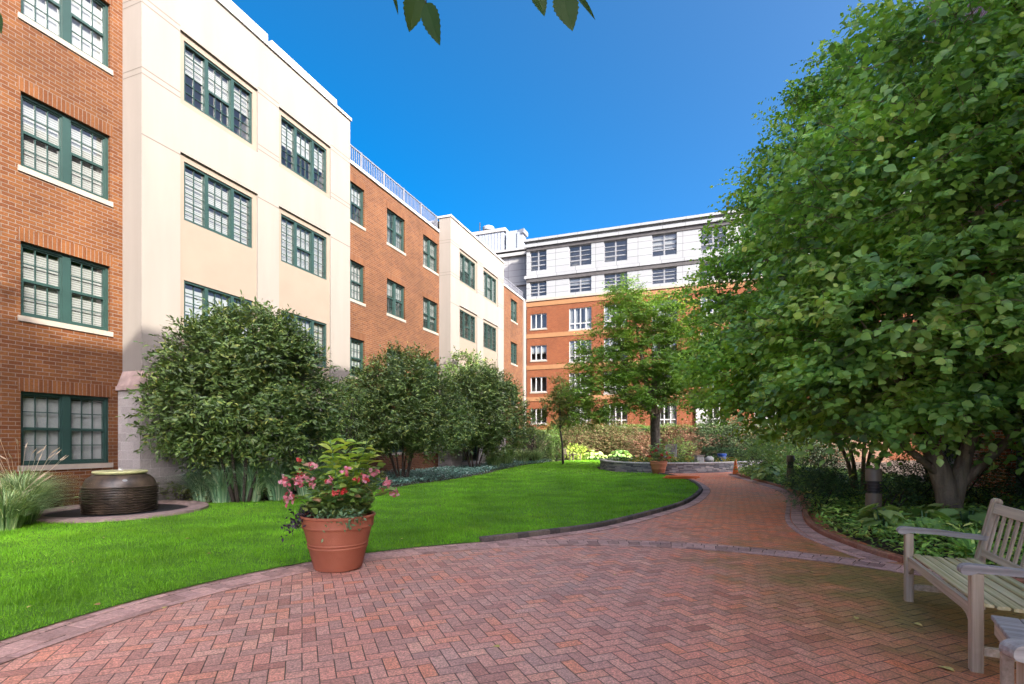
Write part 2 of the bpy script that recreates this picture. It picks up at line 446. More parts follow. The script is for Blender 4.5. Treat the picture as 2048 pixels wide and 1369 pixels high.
M['loc'] = leafmat('light_leaf', [(0,(0.087,0.177,0.032)),(.5,(0.166,0.302,0.047)),(.85,(0.264,0.396,0.063)),(1,(0.410,0.396,0.084))], .5, .3, .4, patch=.5)
M['loc2'] = leafmat('olive_leaf', [(0,(.08,.13,.03)),(.5,(.13,.20,.045)),(1,(.24,.24,.07))], .5, .3, .3)
M['yew'] = leafmat('yew_needle', [(0,(0.031,0.073,0.036)),(.6,(0.067,0.144,0.053)),(1,(0.136,0.258,0.076))], .5, .3, .1)
M['cover'] = leafmat('cover_leaf', [(0,(0.123,0.259,0.059)),(.6,(0.274,0.475,0.094)),(.9,(0.496,0.733,0.135)),(1,(0.750,0.750,0.241))], .4, .45, .2)
M['vinca'] = leafmat('vinca_leaf', [(0,(0.054,0.136,0.109)),(.6,(0.122,0.245,0.190)),(.95,(0.245,0.408,0.326)),(1,(0.750,0.750,0.750))], .35, .5, .1)
M['hosta'] = leafmat('hosta_leaf', [(0,(0.161,0.294,0.091)),(.6,(0.270,0.440,0.139)),(1,(0.513,0.636,0.184))], .4, .4, .25)
M['hostay'] = leafmat('pale_hosta_leaf', [(0,(0.253,0.368,0.110)),(.6,(0.405,0.530,0.184)),(1,(0.711,0.750,0.258))], .4, .4, .25)
M['brownleaf'] = leafmat('brown_leaf', [(0,(0.115,0.072,0.036)),(.35,(0.158,0.101,0.054)),(.45,(0.072,0.094,0.029)),(.8,(0.108,0.137,0.043)),(1,(0.238,0.166,0.101))], .7, .15, .25, trc=(1.2,1,.7))
M['bedleaf'] = leafmat('bed_leaf', [(0,(.09,.12,.045)),(.5,(.16,.20,.07)),(.85,(.24,.26,.10)),(1,(.32,.25,.13))], .5, .3, .25, patch=.4)
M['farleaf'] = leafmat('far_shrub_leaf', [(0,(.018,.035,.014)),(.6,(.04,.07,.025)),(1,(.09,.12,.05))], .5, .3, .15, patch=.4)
M['russet'] = leafmat('russet_leaf', [(0,(.10,.045,.03)),(.5,(.16,.075,.045)),(.7,(.06,.08,.03)),(1,(.22,.12,.08))], .6, .2, .2, trc=(1.2,1,.7), patch=.4)
M['hedge'] = leafmat('hedge_leaf', [(0,(0.045,0.098,0.022)),(.6,(0.083,0.165,0.030)),(1,(0.150,0.240,0.045))], .5, .3, .2)
M['ograss'] = leafmat('ornamental_grass', [(0,(0.110,0.208,0.083)),(.5,(0.236,0.359,0.151)),(.9,(0.443,0.552,0.276)),(1,(0.750,0.750,0.443))], .5, .3, .25)
M['ograssd'] = leafmat('lily_turf', [(0,(0.099,0.215,0.117)),(.5,(0.215,0.375,0.215)),(.9,(0.472,0.629,0.393)),(1,(0.750,0.750,0.550))], .4, .4, .2)
M['plume'] = leafmat('grass_plume', [(0,(.42,.33,.22)),(1,(.58,.47,.34))], .8, .1, .3, trc=(1,1,1))
M['potleaf'] = leafmat('pot_leaf', [(0,(0.092,0.184,0.055)),(.5,(0.184,0.313,0.074)),(.85,(0.313,0.442,0.092)),(1,(0.442,0.221,0.147))], .42, .4, .25)
M['lime'] = leafmat('lime_leaf', [(0,(0.191,0.313,0.052)),(.6,(0.348,0.487,0.078)),(1,(0.626,0.626,0.157))], .42, .4, .3)
M['pink'] = leafmat('pink_petal', [(0,(.55,.10,.13)),(.4,(.68,.25,.30)),(.8,(.74,.42,.47)),(1,(.70,.14,.12))], .5, .3, .25, trc=(1,.6,.6))
M['red'] = leafmat('red_petal', [(0,(.45,.03,.03)),(1,(.62,.12,.10))], .5, .3, .25, trc=(1,.5,.5))
M['yellow'] = leafmat('yellow_flower', [(0,(.50,.36,.06)),(1,(.62,.50,.15))], .6, .2, .2, trc=(1,1,.6))
M['purple'] = leafmat('dark_purple_leaf', [(0,(.018,.012,.022)),(1,(.05,.03,.05))], .4, .4, .1, trc=(1,.8,1))
M['fern'] = leafmat('feathery_leaf', [(0,(0.075,0.165,0.075)),(1,(0.180,0.300,0.150))], .5, .3, .2)
M['orange'] = mk('orange_plastic', (.72,.17,.035), .5, .1)
M['blue'] = mk('blue_plastic', (.03,.09,.36), .4, .1)
M['stonelt'] = mk('pale_stone', (.42,.40,.36), .85, .2, 12, .5)
M['urn'] = mk('urn_glaze', (.034,.027,.021), .42, .4, 6, .15, 30, spec=.45, c2=(.085,.06,.04))
M['lid'] = mk('green_stone_lid', (.42,.42,.20), .35, .12, 6, spec=.5)
M['ring'] = mk('brown_concrete', (.26,.19,.165), .85, .25, 5, .3, 70)
M['pool'] = mk('dark_pool_floor', (.018,.018,.02), .6, .4, 14, .6, 18)
M['bronze'] = mk('bronze_paint', (.16,.125,.09), .45, .1, spec=.4)

# ------------------------------------------------------------------ camera, light, world
cam = bpy.data.cameras.new('camera'); camo = bpy.data.objects.new('camera', cam); col.objects.link(camo)
camo.location = (0, 0, CH); camo.rotation_euler = (R(90), 0, 0)
cam.sensor_width = 36; cam.lens = F/2048*36; cam.shift_y = 198.5/2048; cam.clip_end = 2000; cam.clip_start = .05
scene.camera = camo
AZ, EL = R(32), R(31.5)
sx = math.cos(AZ)*(-NV[0]) - math.sin(AZ)*U[0]; sy = math.cos(AZ)*(-NV[1]) - math.sin(AZ)*U[1]
sdir = Vector((sx*math.cos(EL), sy*math.cos(EL), math.sin(EL)))
sun = bpy.data.lights.new('sun', 'SUN'); sun.energy = 3.2; sun.angle = R(.53); sun.color = (1.0, .93, .83)
suno = bpy.data.objects.new('sun', sun); col.objects.link(suno); suno.location = (0, 0, 40)
suno.rotation_euler = (-sdir).to_track_quat('-Z', 'Y').to_euler()
world = bpy.data.worlds.new('World'); scene.world = world; world.use_nodes = True
wt = world.node_tree; wt.nodes.clear()
wo = wt.nodes.new('ShaderNodeOutputWorld'); bg = wt.nodes.new('ShaderNodeBackground'); sk = wt.nodes.new('ShaderNodeTexSky')
sk.sky_type = 'NISHITA'; sk.sun_disc = False; sk.sun_elevation = EL; sk.sun_rotation = math.atan2(sx, sy)
sk.air_density = 0.22; sk.dust_density = 6; sk.ozone_density = 3.0; sk.altitude = 0
hs = wt.nodes.new('ShaderNodeHueSaturation'); hs.inputs['Hue'].default_value = .484; hs.inputs['Saturation'].default_value = 1.6
wt.links.new(sk.outputs[0], hs.inputs['Color']); wt.links.new(hs.outputs[0], bg.inputs[0]); wt.links.new(bg.outputs[0], wo.inputs[0])
bg.inputs[1].default_value = .15
scene.view_settings.view_transform = 'Standard'; scene.view_settings.look = 'None'
scene.view_settings.exposure = 2.5; scene.view_settings.gamma = 1.0
scene.render.engine = 'CYCLES'
cy = scene.cycles
cy.max_bounces = 8; cy.diffuse_bounces = 4; cy.glossy_bounces = 3; cy.transmission_bounces = 4; cy.transparent_max_bounces = 12
cy.caustics_reflective = False; cy.caustics_refractive = False
cy.use_denoising = True

# ------------------------------------------------------------------ ground
def catmull(pts, n=8):
    out = []
    P = [pts[0]] + list(pts) + [pts[-1]]
    for i in range(1, len(P)-2):
        p0, p1, p2, p3 = [np.array(P[j], float) for j in (i-1, i, i+1, i+2)]
        for k in range(n):
            t = k/n
            out.append(tuple(.5*((2*p1)+(-p0+p2)*t+(2*p0-5*p1+4*p2-p3)*t*t+(-p0+3*p1-3*p2+p3)*t**3)))
    out.append(tuple(pts[-1])); return out

CC, CR = (1.0, 2.85), 4.75
def circ(a, r=CR): return (CC[0]+r*math.cos(R(a)), CC[1]+r*math.sin(R(a)))

def sheet(name, poly, z, mat, kind='structure'):
    m = MB(); m.quad(*[(p[0], p[1], z) for p in poly])
    o = m.build(name, mat); tag(o, kind=kind)
    return o

big = MB(); big.quad((-400,-400,0),(400,-400,0),(400,400,0),(-400,400,0))
tag(big.build('ground', M['soil']), kind='structure')

lawn_curb = catmull([(-.45,7.42),(.6,8.1),(1.48,8.78),(2.72,10.25),(4.0,12.05),(5.35,14.8),(6.0,16.8),(6.5,19.3),(6.6,21.6),(6.25,23.0)], 8)
lawn_back = [(4.75,24.4),(4.4,26.6),(4.7,28.8),(5.8,31),(7.2,34),(8.6,38),(8.0,40.5),(5.5,40.5)]
lawn_left = catmull([(4.3,39.0),(2.9,36),(1.1,32),(-.36,26.6),(-1.34,21.8),(-3.4,16.6),(-4.6,14.2),(-5.5,12.7),(-6.3,12.1),(-7.2,12.0)], 6)
arc = [circ(a) for a in np.linspace(238, 108, 40)]
lawn_poly = arc + lawn_curb[1:] + lawn_back + lawn_left + [(-8.3,11.0),(-9.3,9.5),(-9.8,8.2),(-8.5,4),(-6.5,-1.5),(-3,-1.5)]
bed_edge = catmull([(6.2,1.0),(5.75,2.85),(5.5,4.2),(5.0,5.4),(4.66,6.2),(4.70,7.28),(4.9,8.28),(5.45,9.6),(6.7,11.9),(7.7,14.0),(8.45,16.4),(9.2,20.4),(9.8,22.6),(10.9,24.3)], 6)
pave_poly = [(-3.4,-3.5),(6.4,-3.5)] + [(7.2,1)] + [(p[0]+.3, p[1]) for p in bed_edge] + [(11.5,25.5),(4.5,25.2),(5.0,19),(4.0,14),(1,9.6),(-1.5,8.0)] + [circ(a, CR+.2) for a in np.linspace(115, 235, 20)]
sheet('brick_paving', pave_poly, .006, M['paving'])
sheet('lawn', lawn_poly, .022, M['lawn'])

def run(path, off, w, l, z0, z1, gap, mb, b=.006, tilt=False):
    """bricks laid end to end along a path; w across, l along"""
    P = np.array(path); seg = np.linalg.norm(np.diff(P, axis=0), axis=1); S = np.concatenate(([0], np.cumsum(seg)))
    n = int(S[-1]/l)
    for i in range(n):
        s = (i+.5)*S[-1]/n
        k = min(np.searchsorted(S, s)-1, len(seg)-1); k = max(k, 0)
        t = (s-S[k])/seg[k]; p = P[k]*(1-t)+P[k+1]*t; d = (P[k+1]-P[k])/seg[k]; q = np.array([-d[1], d[0]])
        c = p+q*off
        dz = rng.uniform(-.002, .002)
        mb.obox(c, d, S[-1]/n/2-gap/2, w/2-gap/2, z0, z1+dz, b)
    return mb

ring_arc = [circ(a) for a in np.linspace(232, 22, 120)]
def ribbon(mb, path, o0, o1, z):
    P = np.array(path); d = np.gradient(P, axis=0); d /= np.linalg.norm(d, axis=1, keepdims=True); q = np.c_[-d[:,1], d[:,0]]
    a = P+q*o0; b = P+q*o1
    for i in range(len(P)-1): mb.quad((a[i][0],a[i][1],z),(a[i+1][0],a[i+1][1],z),(b[i+1][0],b[i+1][1],z),(b[i][0],b[i][1],z))
m = MB(); ribbon(m, ring_arc, .0, -.425, .0105); ribbon(m, lawn_curb, .0, -.275, .0102);
tag(m.build('joint_sand', mk('joint_sand', (.018,.020,.010), .95, .4, 2)), kind='structure')
m = MB()
run(ring_arc, -.05, .10, .205, .0, .016, .013, m, .003)
run(ring_arc, -.215, .215, .15, .0, .016, .013, m, .003)
run(ring_arc, -.375, .10, .205, .0, .016, .013, m, .003)
run([p for p in lawn_curb], -.17, .21, .10, .0, .016, .013, m, .003)
run([p for p in bed_edge[24:]], .16, .21, .10, .0, .016, .013, m, .003)
run([p for p in bed_edge[24:]], .32, .10, .205, .0, .016, .013, m, .003)
tag(m.build('paving_border', M['border']), kind='structure')
m = MB(); run(lawn_curb, 0, .10, .2, -.02, .085, .006, m, .012)
tag(m.build('lawn_curb', M['curb']), kind='structure')
m = MB(); run(bed_edge, -.0, .10, .2, -.02, .075, .006, m, .012)
tag(m.build('bed_curb', M['bedcurb']), kind='structure')

sheet('bounce_ground', [(U[0]*-6.9+NV[0]*14-.0, U[1]*-6.9+NV[1]*14), (U[0]*-6.9-NV[0]*30, U[1]*-6.9-NV[1]*30), (U[0]*-60-NV[0]*30, U[1]*-60-NV[1]*30), (U[0]*-60+NV[0]*40, U[1]*-60+NV[1]*40)], .004, mk('bounce_concrete', (.45,.43,.40), .9, .15, 2))  # unseen pale ground added behind the camera to bounce sunlight into the court

def inpoly(P, poly):
    x, y = P[:,0], P[:,1]; r = np.zeros(len(P), bool); n = len(poly)
    for i in range(n):
        x0, y0 = poly[i]; x1, y1 = poly[(i+1) % n]
        c = ((y0 > y) != (y1 > y)) & (x < (x1-x0)*(y-y0)/((y1-y0) if y1 != y0 else 1e-9)+x0)
        r ^= c
    return r

# grass blades: dense near the camera, sparser and wider far away
PP, SZ = [], []
for (xa, xb, ya, yb, dens, wd) in ((-9.8,-6.5,-1.5,6,900,1.7),(-6.5,-3,-1.5,2,900,1.7),(-6.5,0,2.0,6,4200,1.0),(-9.5,2,6,9,2600,1.15),(-9.5,5,9,14,1200,1.5),(-6,7,14,22,520,2.2),(-3,9,22,41,190,3.4)):
    n = int((xb-xa)*(yb-ya)*dens)
    p = np.stack([rng.uniform(xa, xb, n), rng.uniform(ya, yb, n)], 1)
    p = p[inpoly(p, lawn_poly)]
    vis = (np.abs(p[:,0]/np.maximum(p[:,1], .1)) < 1.12) | (wd == 1.7)
    p = p[vis]; PP.append(p); SZ.append(np.full(len(p), wd))
P2 = np.concatenate(PP); wdt = np.concatenate(SZ); n = len(P2)
urnc = np.array([-7.95, 10.55])
ok = np.linalg.norm(P2-urnc, axis=1) > 1.56
P2 = P2[ok]; wdt = wdt[ok]; n = len(P2)
ht = rng.uniform(.022, .05, n)*(.8+.5*(gapnoise(np.c_[P2*2.2, np.zeros(n)], 1.0) > .1))*wdt**.35
an = rng.uniform(0, 2*np.pi, n); ln = rng.uniform(.2, 1.0, n)*ht
B = np.c_[P2, np.full(n, .02)]
sd = np.c_[np.cos(an), np.sin(an), np.zeros(n)]*(.0030*wdt)[:,None]
tip = B + np.c_[-np.sin(an)*ln, np.cos(an)*ln, ht]
V = np.stack([B-sd, B+sd, tip], 1).reshape(-1, 3)
go = np_mesh('lawn_grass', V, np.arange(3*n), np.full(n, 3), M['grass'])
tag(go, 'short mown bright green grass covering the lawn', 'grass', kind='stuff')

# ------------------------------------------------------------------ left building
LB = empty('apartment_building', (NV[0]*12.8, NV[1]*12.8, 0), math.atan2(U[1], U[0]))
tag(LB, 'long red brick and cream stucco apartment building with green windows, left of the lawn', 'building')

def wall(mb, x0, x1, z0, z1, y, depth, ops):
    xs = sorted(set([x0, x1]+[o[0] for o in ops]+[o[1] for o in ops])); zs = sorted(set([z0, z1]+[o[2] for o in ops]+[o[3] for o in ops]))
    xs = [x for x in xs if x0 <= x <= x1]; zs = [z for z in zs if z0 <= z <= z1]
    for a, b in zip(xs, xs[1:]):
        for c, d in zip(zs, zs[1:]):
            mx, mz = (a+b)/2, (c+d)/2
            if any(o[0] < mx < o[1] and o[2] < mz < o[3] for o in ops): continue
            mb.quad((a,y,c),(b,y,c),(b,y,d),(a,y,d))
    for o in ops:
        a, b, c, d = o[0], o[1], o[2], o[3]; e = y+depth
        mb.quad((a,y,c),(a,y,d),(a,e,d),(a,e,c)); mb.quad((b,y,d),(b,y,c),(b,e,c),(b,e,d))
        mb.quad((a,y,d),(b,y,d),(b,e,d),(a,e,d)); mb.quad((b,y,c),(a,y,c),(a,e,c),(b,e,c))

wrand = random.Random(5)
def window(parent, x0, x1, z0, z1, y, kind='pair', fm=None, mm=None, sill=None, lintel=None, cover=None, ft=.055, seed=None):
    fm = fm or M['green']; mm = mm or M['muntin']
    f = MB(); mu = f; d0, d1 = y, y+.09
    f.box(x0, x1, d0, d1, z0, z0+ft); f.box(x0, x1, d0, d1, z1-ft, z1)
    f.box(x0, x0+ft, d0, d1, z0+ft, z1-ft); f.box(x1-ft, x1, d0, d1, z0+ft, z1-ft)
    w = x1-x0; zi0, zi1 = z0+ft, z1-ft
    def munt(a, b, c, d, nx, nz, yy):
        for i in range(1, nx):
            q = a+(b-a)*i/nx; mu.box(q-.009, q+.009, yy, yy+.02, c, d)
        for i in range(1, nz):
            q = c+(d-c)*i/nz
            xs = [a+(b-a)*k/nx for k in range(nx+1)]
            for p, r in zip(xs, xs[1:]): mu.box(p+.0095, r-.0095, yy+.001, yy+.019, q-.009, q+.009)
    def hung(a, b, nx, split=.5):
        zm = zi0+(zi1-zi0)*split
        f.box(a, b, d0+.02, d1, zm-.028, zm+.028)
        f.box(a, a+.035, d0+.02, d1, zi0, zm-.028); f.box(b-.035, b, d0+.02, d1, zi0, zm-.028)
        f.box(a+.035, b-.035, d0+.02, d1, zi0, zi0+.04)
        f.box(a, a+.03, d0+.035, d1, zm+.028, zi1); f.box(b-.03, b, d0+.035, d1, zm+.028, zi1)
        f.box(a+.03, b-.03, d0+.035, d1, zi1-.03, zi1)
        munt(a+.03, b-.03, zm+.028, zi1-.03, nx, 2, d0+.045); munt(a+.035, b-.035, zi0+.04, zm-.028, nx, 2, d0+.045)
    if kind == 'pair':
        xm = (x0+x1)/2; f.box(xm-.075, xm+.075, d0, d1, zi0, zi1)
        hung(x0+ft, xm-.075, 3); hung(xm+.075, x1-ft, 3)
    elif kind == 'triple':
        xa = x0+w*.31; xb = x0+w*.69
        f.box(xa-.05, xa+.05, d0, d1, zi0, zi1); f.box(xb-.05, xb+.05, d0, d1, zi0, zi1)
        munt(x0+ft, xa-.05, zi0, zi1, 2, 6, d0+.045); munt(xb+.05, x1-ft, zi0, zi1, 2, 6, d0+.045)
        hung(xa+.05, xb-.05, 3, .47)
    elif kind == 'grid':        # two lights, horizontal bars
        xm = (x0+x1)/2; f.box(xm-.06, xm+.06, d0, d1, zi0, zi1)
        nb = 3
        for a, b in ((x0+ft, xm-.06), (xm+.06, x1-ft)):
            for k in range(1, nb+1):
                q = zi0+(zi1-zi0)*(.27 if k == 1 else .27+.73*(k-1)/nb)
                f.box(a, b, d0+.01, d1, q-(.05 if k == 1 else .03), q+(.05 if k == 1 else .03))
    elif kind == 'sash3':
        for q in (.33, .66): f.box(x0+w*q-.04, x0+w*q+.04, d0, d1, zi0, zi1)
    elif kind == 'trans':
        zq = zi0+(zi1-zi0)*.27
        qs = [x0+ft, x0+w*.25, x0+w*.5, x0+w*.75, x1-ft]
        for q in qs[1:-1]: f.box(q-.045, q+.045, d0, d1, zi0, zi1)
        for a, b in zip(qs, qs[1:]): f.box(a+.045, b-.045, d0+.01, d1, zq-.05, zq+.05)
    elif kind == 'glaz':
        xm = (x0+x1)/2; f.box(xm-.06, xm+.06, d0, d1, zi0, zi1)
        munt(x0+ft, xm-.06, zi0, zi1, 2, 5, d0+.045); munt(xm+.06, x1-ft, zi0, zi1, 3, 5, d0+.045)
    o = f.build('window', fm, parent)
    g = MB(); g.quad((x0+.02,y+.07,z0+.02),(x1-.02,y+.07,z0+.02),(x1-.02,y+.07,z1-.02),(x0+.02,y+.07,z1-.02)); g.build('pane', M['glass'], o)
    c = cover if cover is not None else wrand.choice(['blind','shade','half','half','curtain','halfb','halfb','none'])
    if c != 'none':
        cm = {'blind':'blind','halfb':'blind','shade':'shade','half':'shade','curtain':'curtain'}[c]
        bm = MB()
        if c == 'curtain':
            k2 = MB(); k2.box(x0+.05, x0+w*.36, y+.14, y+.16, z0+.05, z1-.05); k2.build('curtain', M['curtain'], o)
            bm.box(x1-w*.36, x1-.05, y+.14, y+.16, z0+.05, z1-.05)
        else:
            zb = z0+.05 if c in ('blind','shade') else z0+(z1-z0)*wrand.uniform(.25, .6)
            bm.box(x0+.05, x1-.05, y+.13, y+.145, zb, z1-.12*wrand.random()-.04)
        bm.build('curtain' if c == 'curtain' else 'blind', M[cm], o)
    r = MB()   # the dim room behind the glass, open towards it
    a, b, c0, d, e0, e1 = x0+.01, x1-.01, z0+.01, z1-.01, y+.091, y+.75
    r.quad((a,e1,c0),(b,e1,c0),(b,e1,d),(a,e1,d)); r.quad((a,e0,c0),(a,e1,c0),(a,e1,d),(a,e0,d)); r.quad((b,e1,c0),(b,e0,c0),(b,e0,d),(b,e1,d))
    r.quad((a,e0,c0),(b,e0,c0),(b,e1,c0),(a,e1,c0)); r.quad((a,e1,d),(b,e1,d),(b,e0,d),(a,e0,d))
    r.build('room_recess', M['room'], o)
    if sill:
        s = MB(); s.box(x0-sill[1], x1+sill[1], y-sill[2], y+.02, z0-sill[0], z0-.002); s.build('sill', M['limestone'], o)
    if lintel is not None:
        s = MB(); s.box(x0-.05, x1+.05, lintel-.006, lintel+.05, z1+.004, z1+.27); s.build('lintel', M['soldier'], o)
    return o

def brick_bay(x0, x1, ztop, wins, wy=.10, mat=None, kind='pair'):
    m = MB(); wall(m, x0, x1, 0, ztop, 0, .10, [w[:4] for w in wins]); m.build('brick_wall', mat or M['brick'], LB)
    for w in wins:
        window(LB, w[0], w[1], w[2], w[3], .07, w[5] if len(w) > 5 else kind, sill=(.11, .05, .10), lintel=0.001, cover=w[4] if len(w) > 4 else None, fm=M['green'], mm=M['muntind'])

RZ = [(.96, 2.45), (3.96, 5.45), (6.94, 8.44), (9.97, 11.46)]
# first brick bay (nearest)
cv = ['shade', 'blind', 'blind', 'shade']
b1 = [(6.27, 7.93, z0, z1, c) for (z0, z1), c in zip(RZ, cv)] + [(2.9, 4.56, z0, z1) for z0, z1 in RZ] + [(-1.2, .46, z0, z1) for z0, z1 in RZ]
brick_bay(-4.2, 8.2, 12.1, b1)
def pxs(x, D=12.8):
    p = (x-1024)/F; Y = D/(-NV[0]*-1*-p*-1*1+NV[1]) if False else D/(.9367*-p+.3502)
    return Y*(U[0]*p+U[1])
# middle brick bay
xa = pxs(700)-.55; cols = [(pxs(729)-1.6, pxs(729)), (pxs(774), pxs(810)), (pxs(846.5), pxs(875.5))]
brick_bay(15.66, 23.6, 12.1, [(a, b, z0, z1) for a, b in cols for z0, z1 in RZ])
# last brick bay
cols3 = [(pxs(1021.8), pxs(1034.6))]
brick_bay(31.0, 36.95, 11.95, [(a, b, z0, z1) for a, b in cols3 for z0, z1 in RZ])

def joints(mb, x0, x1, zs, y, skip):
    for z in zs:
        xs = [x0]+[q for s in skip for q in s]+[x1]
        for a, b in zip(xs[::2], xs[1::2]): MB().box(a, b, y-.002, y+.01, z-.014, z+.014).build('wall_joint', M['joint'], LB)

def cream_bay(x0, x1, ztop, cols):
    y = -.65; ops = []
    for a, b in cols:
        ops += [(a-.14, b+.14, 2.95, 8.6), (a-.14, b+.14, 9.8, 11.62)]
    m = MB(); wall(m, x0, x1, 2.9, ztop, y, .06, ops)
    m.quad((x0,0,2.9),(x0,y,2.9),(x0,y,ztop),(x0,0,ztop)); m.quad((x1,y,2.9),(x1,0,2.9),(x1,0,ztop),(x1,y,ztop))
    m.build('cream_wall', M['cream'], LB)
    yt = y+.06
    for a, b in cols:
        t = MB(); wall(t, a-.14, b+.14, 2.95, 8.6, yt, .10, [(a, b, 3.96, 5.48), (a, b, 6.98, 8.44)])
        t.build('tan_panel', M['tan'], LB)
        t = MB(); wall(t, a-.14, b+.14, 9.8, 11.62, yt, .10, [(a, b, 9.96, 11.46)])
        t.build('tan_panel', M['tan'], LB)
    for a, b in cols:
        for z0, z1 in ((3.96, 5.48), (6.98, 8.44), (9.96, 11.46)): window(LB, a, b, z0, z1, yt+.03, 'triple')
    g = MB(); sk_ = [(a-.14, b+.14) for a, b in cols]
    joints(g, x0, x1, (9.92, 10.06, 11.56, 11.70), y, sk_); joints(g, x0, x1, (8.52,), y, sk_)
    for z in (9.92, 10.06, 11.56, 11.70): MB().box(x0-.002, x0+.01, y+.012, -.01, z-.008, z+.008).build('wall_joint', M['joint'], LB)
    # metal edge of the roof
    k = MB(); k.box(x0-.04, x1+.04, y-.05, .1, ztop, ztop+.10); k.build('roof_edge', M['white'], LB)
    # block base with sloped cap
    bops = [(a-.05, b+.1, .35, 2.46) for a, b in cols]
    bb = MB(); yb = y-.10; wall(bb, x0-.10, x1+.10, 0, 2.62, yb, .25, bops)
    bb.quad((x0-.10,0,0),(x0-.10,yb,0),(x0-.10,yb,2.62),(x0-.10,0,2.62)); bb.quad((x1+.10,yb,0),(x1+.10,0,0),(x1+.10,0,2.62),(x1+.10,yb,2.62))
    bb.build('block_base', M['block'], LB)
    cp = MB()
    cp.box(x0-.16, x1+.16, yb-.06, -.004, 2.624, 2.72)
    n = len(cp.v)
    p = [(x0-.13,-.005,2.722),(x0-.13,yb-.03,2.722),(x1+.13,yb-.03,2.722),(x1+.13,-.005,2.722),(x0-.003,-.005,3.08),(x0-.003,y-.003,3.08),(x1+.003,y-.003,3.08),(x1+.003,-.005,3.08)]
    cp.v += p
    for q in ((0,1,5,4),(1,2,6,5),(2,3,7,6)): cp.f.append(tuple(n+i for i in q))
    cp.build('base_cap', M['ring'], LB)
    for a, b in cols:
        window(LB, a-.05, b+.1, .35, 2.46, yb+.1, 'glaz', cover='none', fm=M['green'], mm=M['muntin'])

cream_bay(8.2, 15.66, 13.12, [(9.28, 11.37), (12.44, 14.49)])
cream_bay(23.6, 31.0, 12.85, [(pxs(921.5, 12.15), pxs(952.7, 12.15)), (pxs(968.8, 12.15), pxs(994.5, 12.15))])
m = MB(); m.box(8.5, 12.0, -.52, -.3, 13.22, 13.62); m.build('roof_parapet', M['white'], LB); m = MB(); m.box(12.15, 15.1, -.52, -.3, 13.22, 13.56); m.build('roof_parapet', M['white'], LB)
for q in ((-4.2, 8.16, .02, 11, 12.11, 12.2), (8.2, 15.66, .12, 11, 13.0, 13.1), (15.7, 23.56, .45, 11, 11.8, 11.95), (23.6, 31, .12, 11, 12.7, 12.8), (31.04, 36.9, .45, 11, 11.6, 11.8)):
    m = MB(); m.box(*q); m.build('roof', M['roofm'], LB)
m = MB(); m.box(-4.2, 36.9, 10.8, 11, 0, 11.5); m.quad((36.9,.02,0),(36.9,11,0),(36.9,11,11.9),(36.9,.02,11.9)); m.build('rear_wall', M['brick'], LB)
for (a, b, z, s) in ((15.72, 23.55, 12.1, 0), (31.1, 36.9, 11.95, 1)):
    k = MB(); k.box(a, b, -.06, .3, z+.003, z+.13); k.build('coping', M['white'], LB)
    r = MB(); zt = z+.86 if not s else z+.7
    r.box(a, b, .1, .15, zt-.05, zt); r.box(a, b, .105, .145, z+.22, z+.26)
    q = a
    while q < b:
        r.box(q, q+.022, .114, .136, z+.26, zt-.05); q += .12
    q = a+.05
    while q < b:
        r.box(q, q+.06, .09, .16, z+.13, zt+.02); q += 1.55
    r.build('roof_railing', mk('grey_railing', (.11,.115,.13), .5, .05), LB)
m = MB(); m.box(36.55, 36.98, -.10, .1, 0, 11.9); m.build('corner_pipe', M['cream'], LB)
m = MB(); m.bar((8.6,-.78,1.05),(8.6,-.9,1.05),.04,.04); m.tube([(8.6,-.9,1.09),(8.6,-.9,.98)], .03, 8); m.build('garden_tap', M['dark'], LB)

# ------------------------------------------------------------------ back building
EB = 47.34; BA = math.atan2(-U[0], U[1])
BB = empty('apartment_block', (U[0]*EB, U[1]*EB, 0), BA)
tag(BB, 'orange brick apartment block with tan bands and grey panelled upper storeys at the far end', 'building')
def rb(x, y=None, E=EB):
    p = (x-1024)/F; Y = E/(U[0]*p+U[1]); r = Y*(.9367*p-.3502)
    return r if y is None else (r, CH+(883-y)/F*Y)
r0 = rb(1053); r1 = r0+34
zb = rb(1053, 600)[1]; zt = rb(1053, 486)[1]; z0c = rb(1053, 496)[1]; zmid = rb(1053, 558)[1]
colsB = [(rb(1059.7), rb(1093)), (rb(1138), rb(1182.7)), (rb(1207.6), rb(1254.5)), (rb(1303.7), rb(1353.5)), (rb(1401), rb(1452))]
w5 = colsB[4]; colsB += [(w5[0]+4.2, w5[1]+4.2), (w5[0]+8.6, w5[1]+8.6), (w5[0]+13, w5[1]+13)]
za = rb(1059.7, 504)[1]; zaa = rb(1059.7, 543.6)[1]; zc = rb(1059.7, 566)[1]; zcc = rb(1059.7, 594.5)[1]
m = MB(); gops = [(a, b, zaa, za) for a, b in colsB]+[(a, b, zcc, zc) for a, b in colsB]
wall(m, r0, r1, zb, zt, 0, .18, gops); m.quad((r0,1.6,zb-1),(r0,0,zb-1),(r0,0,zt),(r0,1.6,zt)); m.build('panel_wall', M['panel'], BB)
for a, b in colsB:
    window(BB, a, b, zaa, za, .12, 'grid', fm=M['framegrey'], cover=wrand.choice(['none','halfb','none','half']), ft=.06)
    window(BB, a, b, zcc, zc, .12, 'grid', fm=M['framegrey'], cover=wrand.choice(['none','halfb','none','half']), ft=.06)
for z, pr in ((z0c, .22), (zmid, .14)):
    m = MB(); m.box(r0-.2, r1, -pr, -.003, z-.06, z+.22); m.build('cornice', M['panel'], BB)
m = MB()
m.box(r0-.25, r1, -.28, .4, zt, zt+.22)
m.build('cornice', M['panel'], BB)
for z in (z0c, zmid):  # dark strip below each cornice, painting in the shadow it casts
    m = MB(); m.box(r0, r1, -.06, -.002, z-.40, z-.064); m.build('cornice_shadow', M['dark'], BB)
fz = 3.02
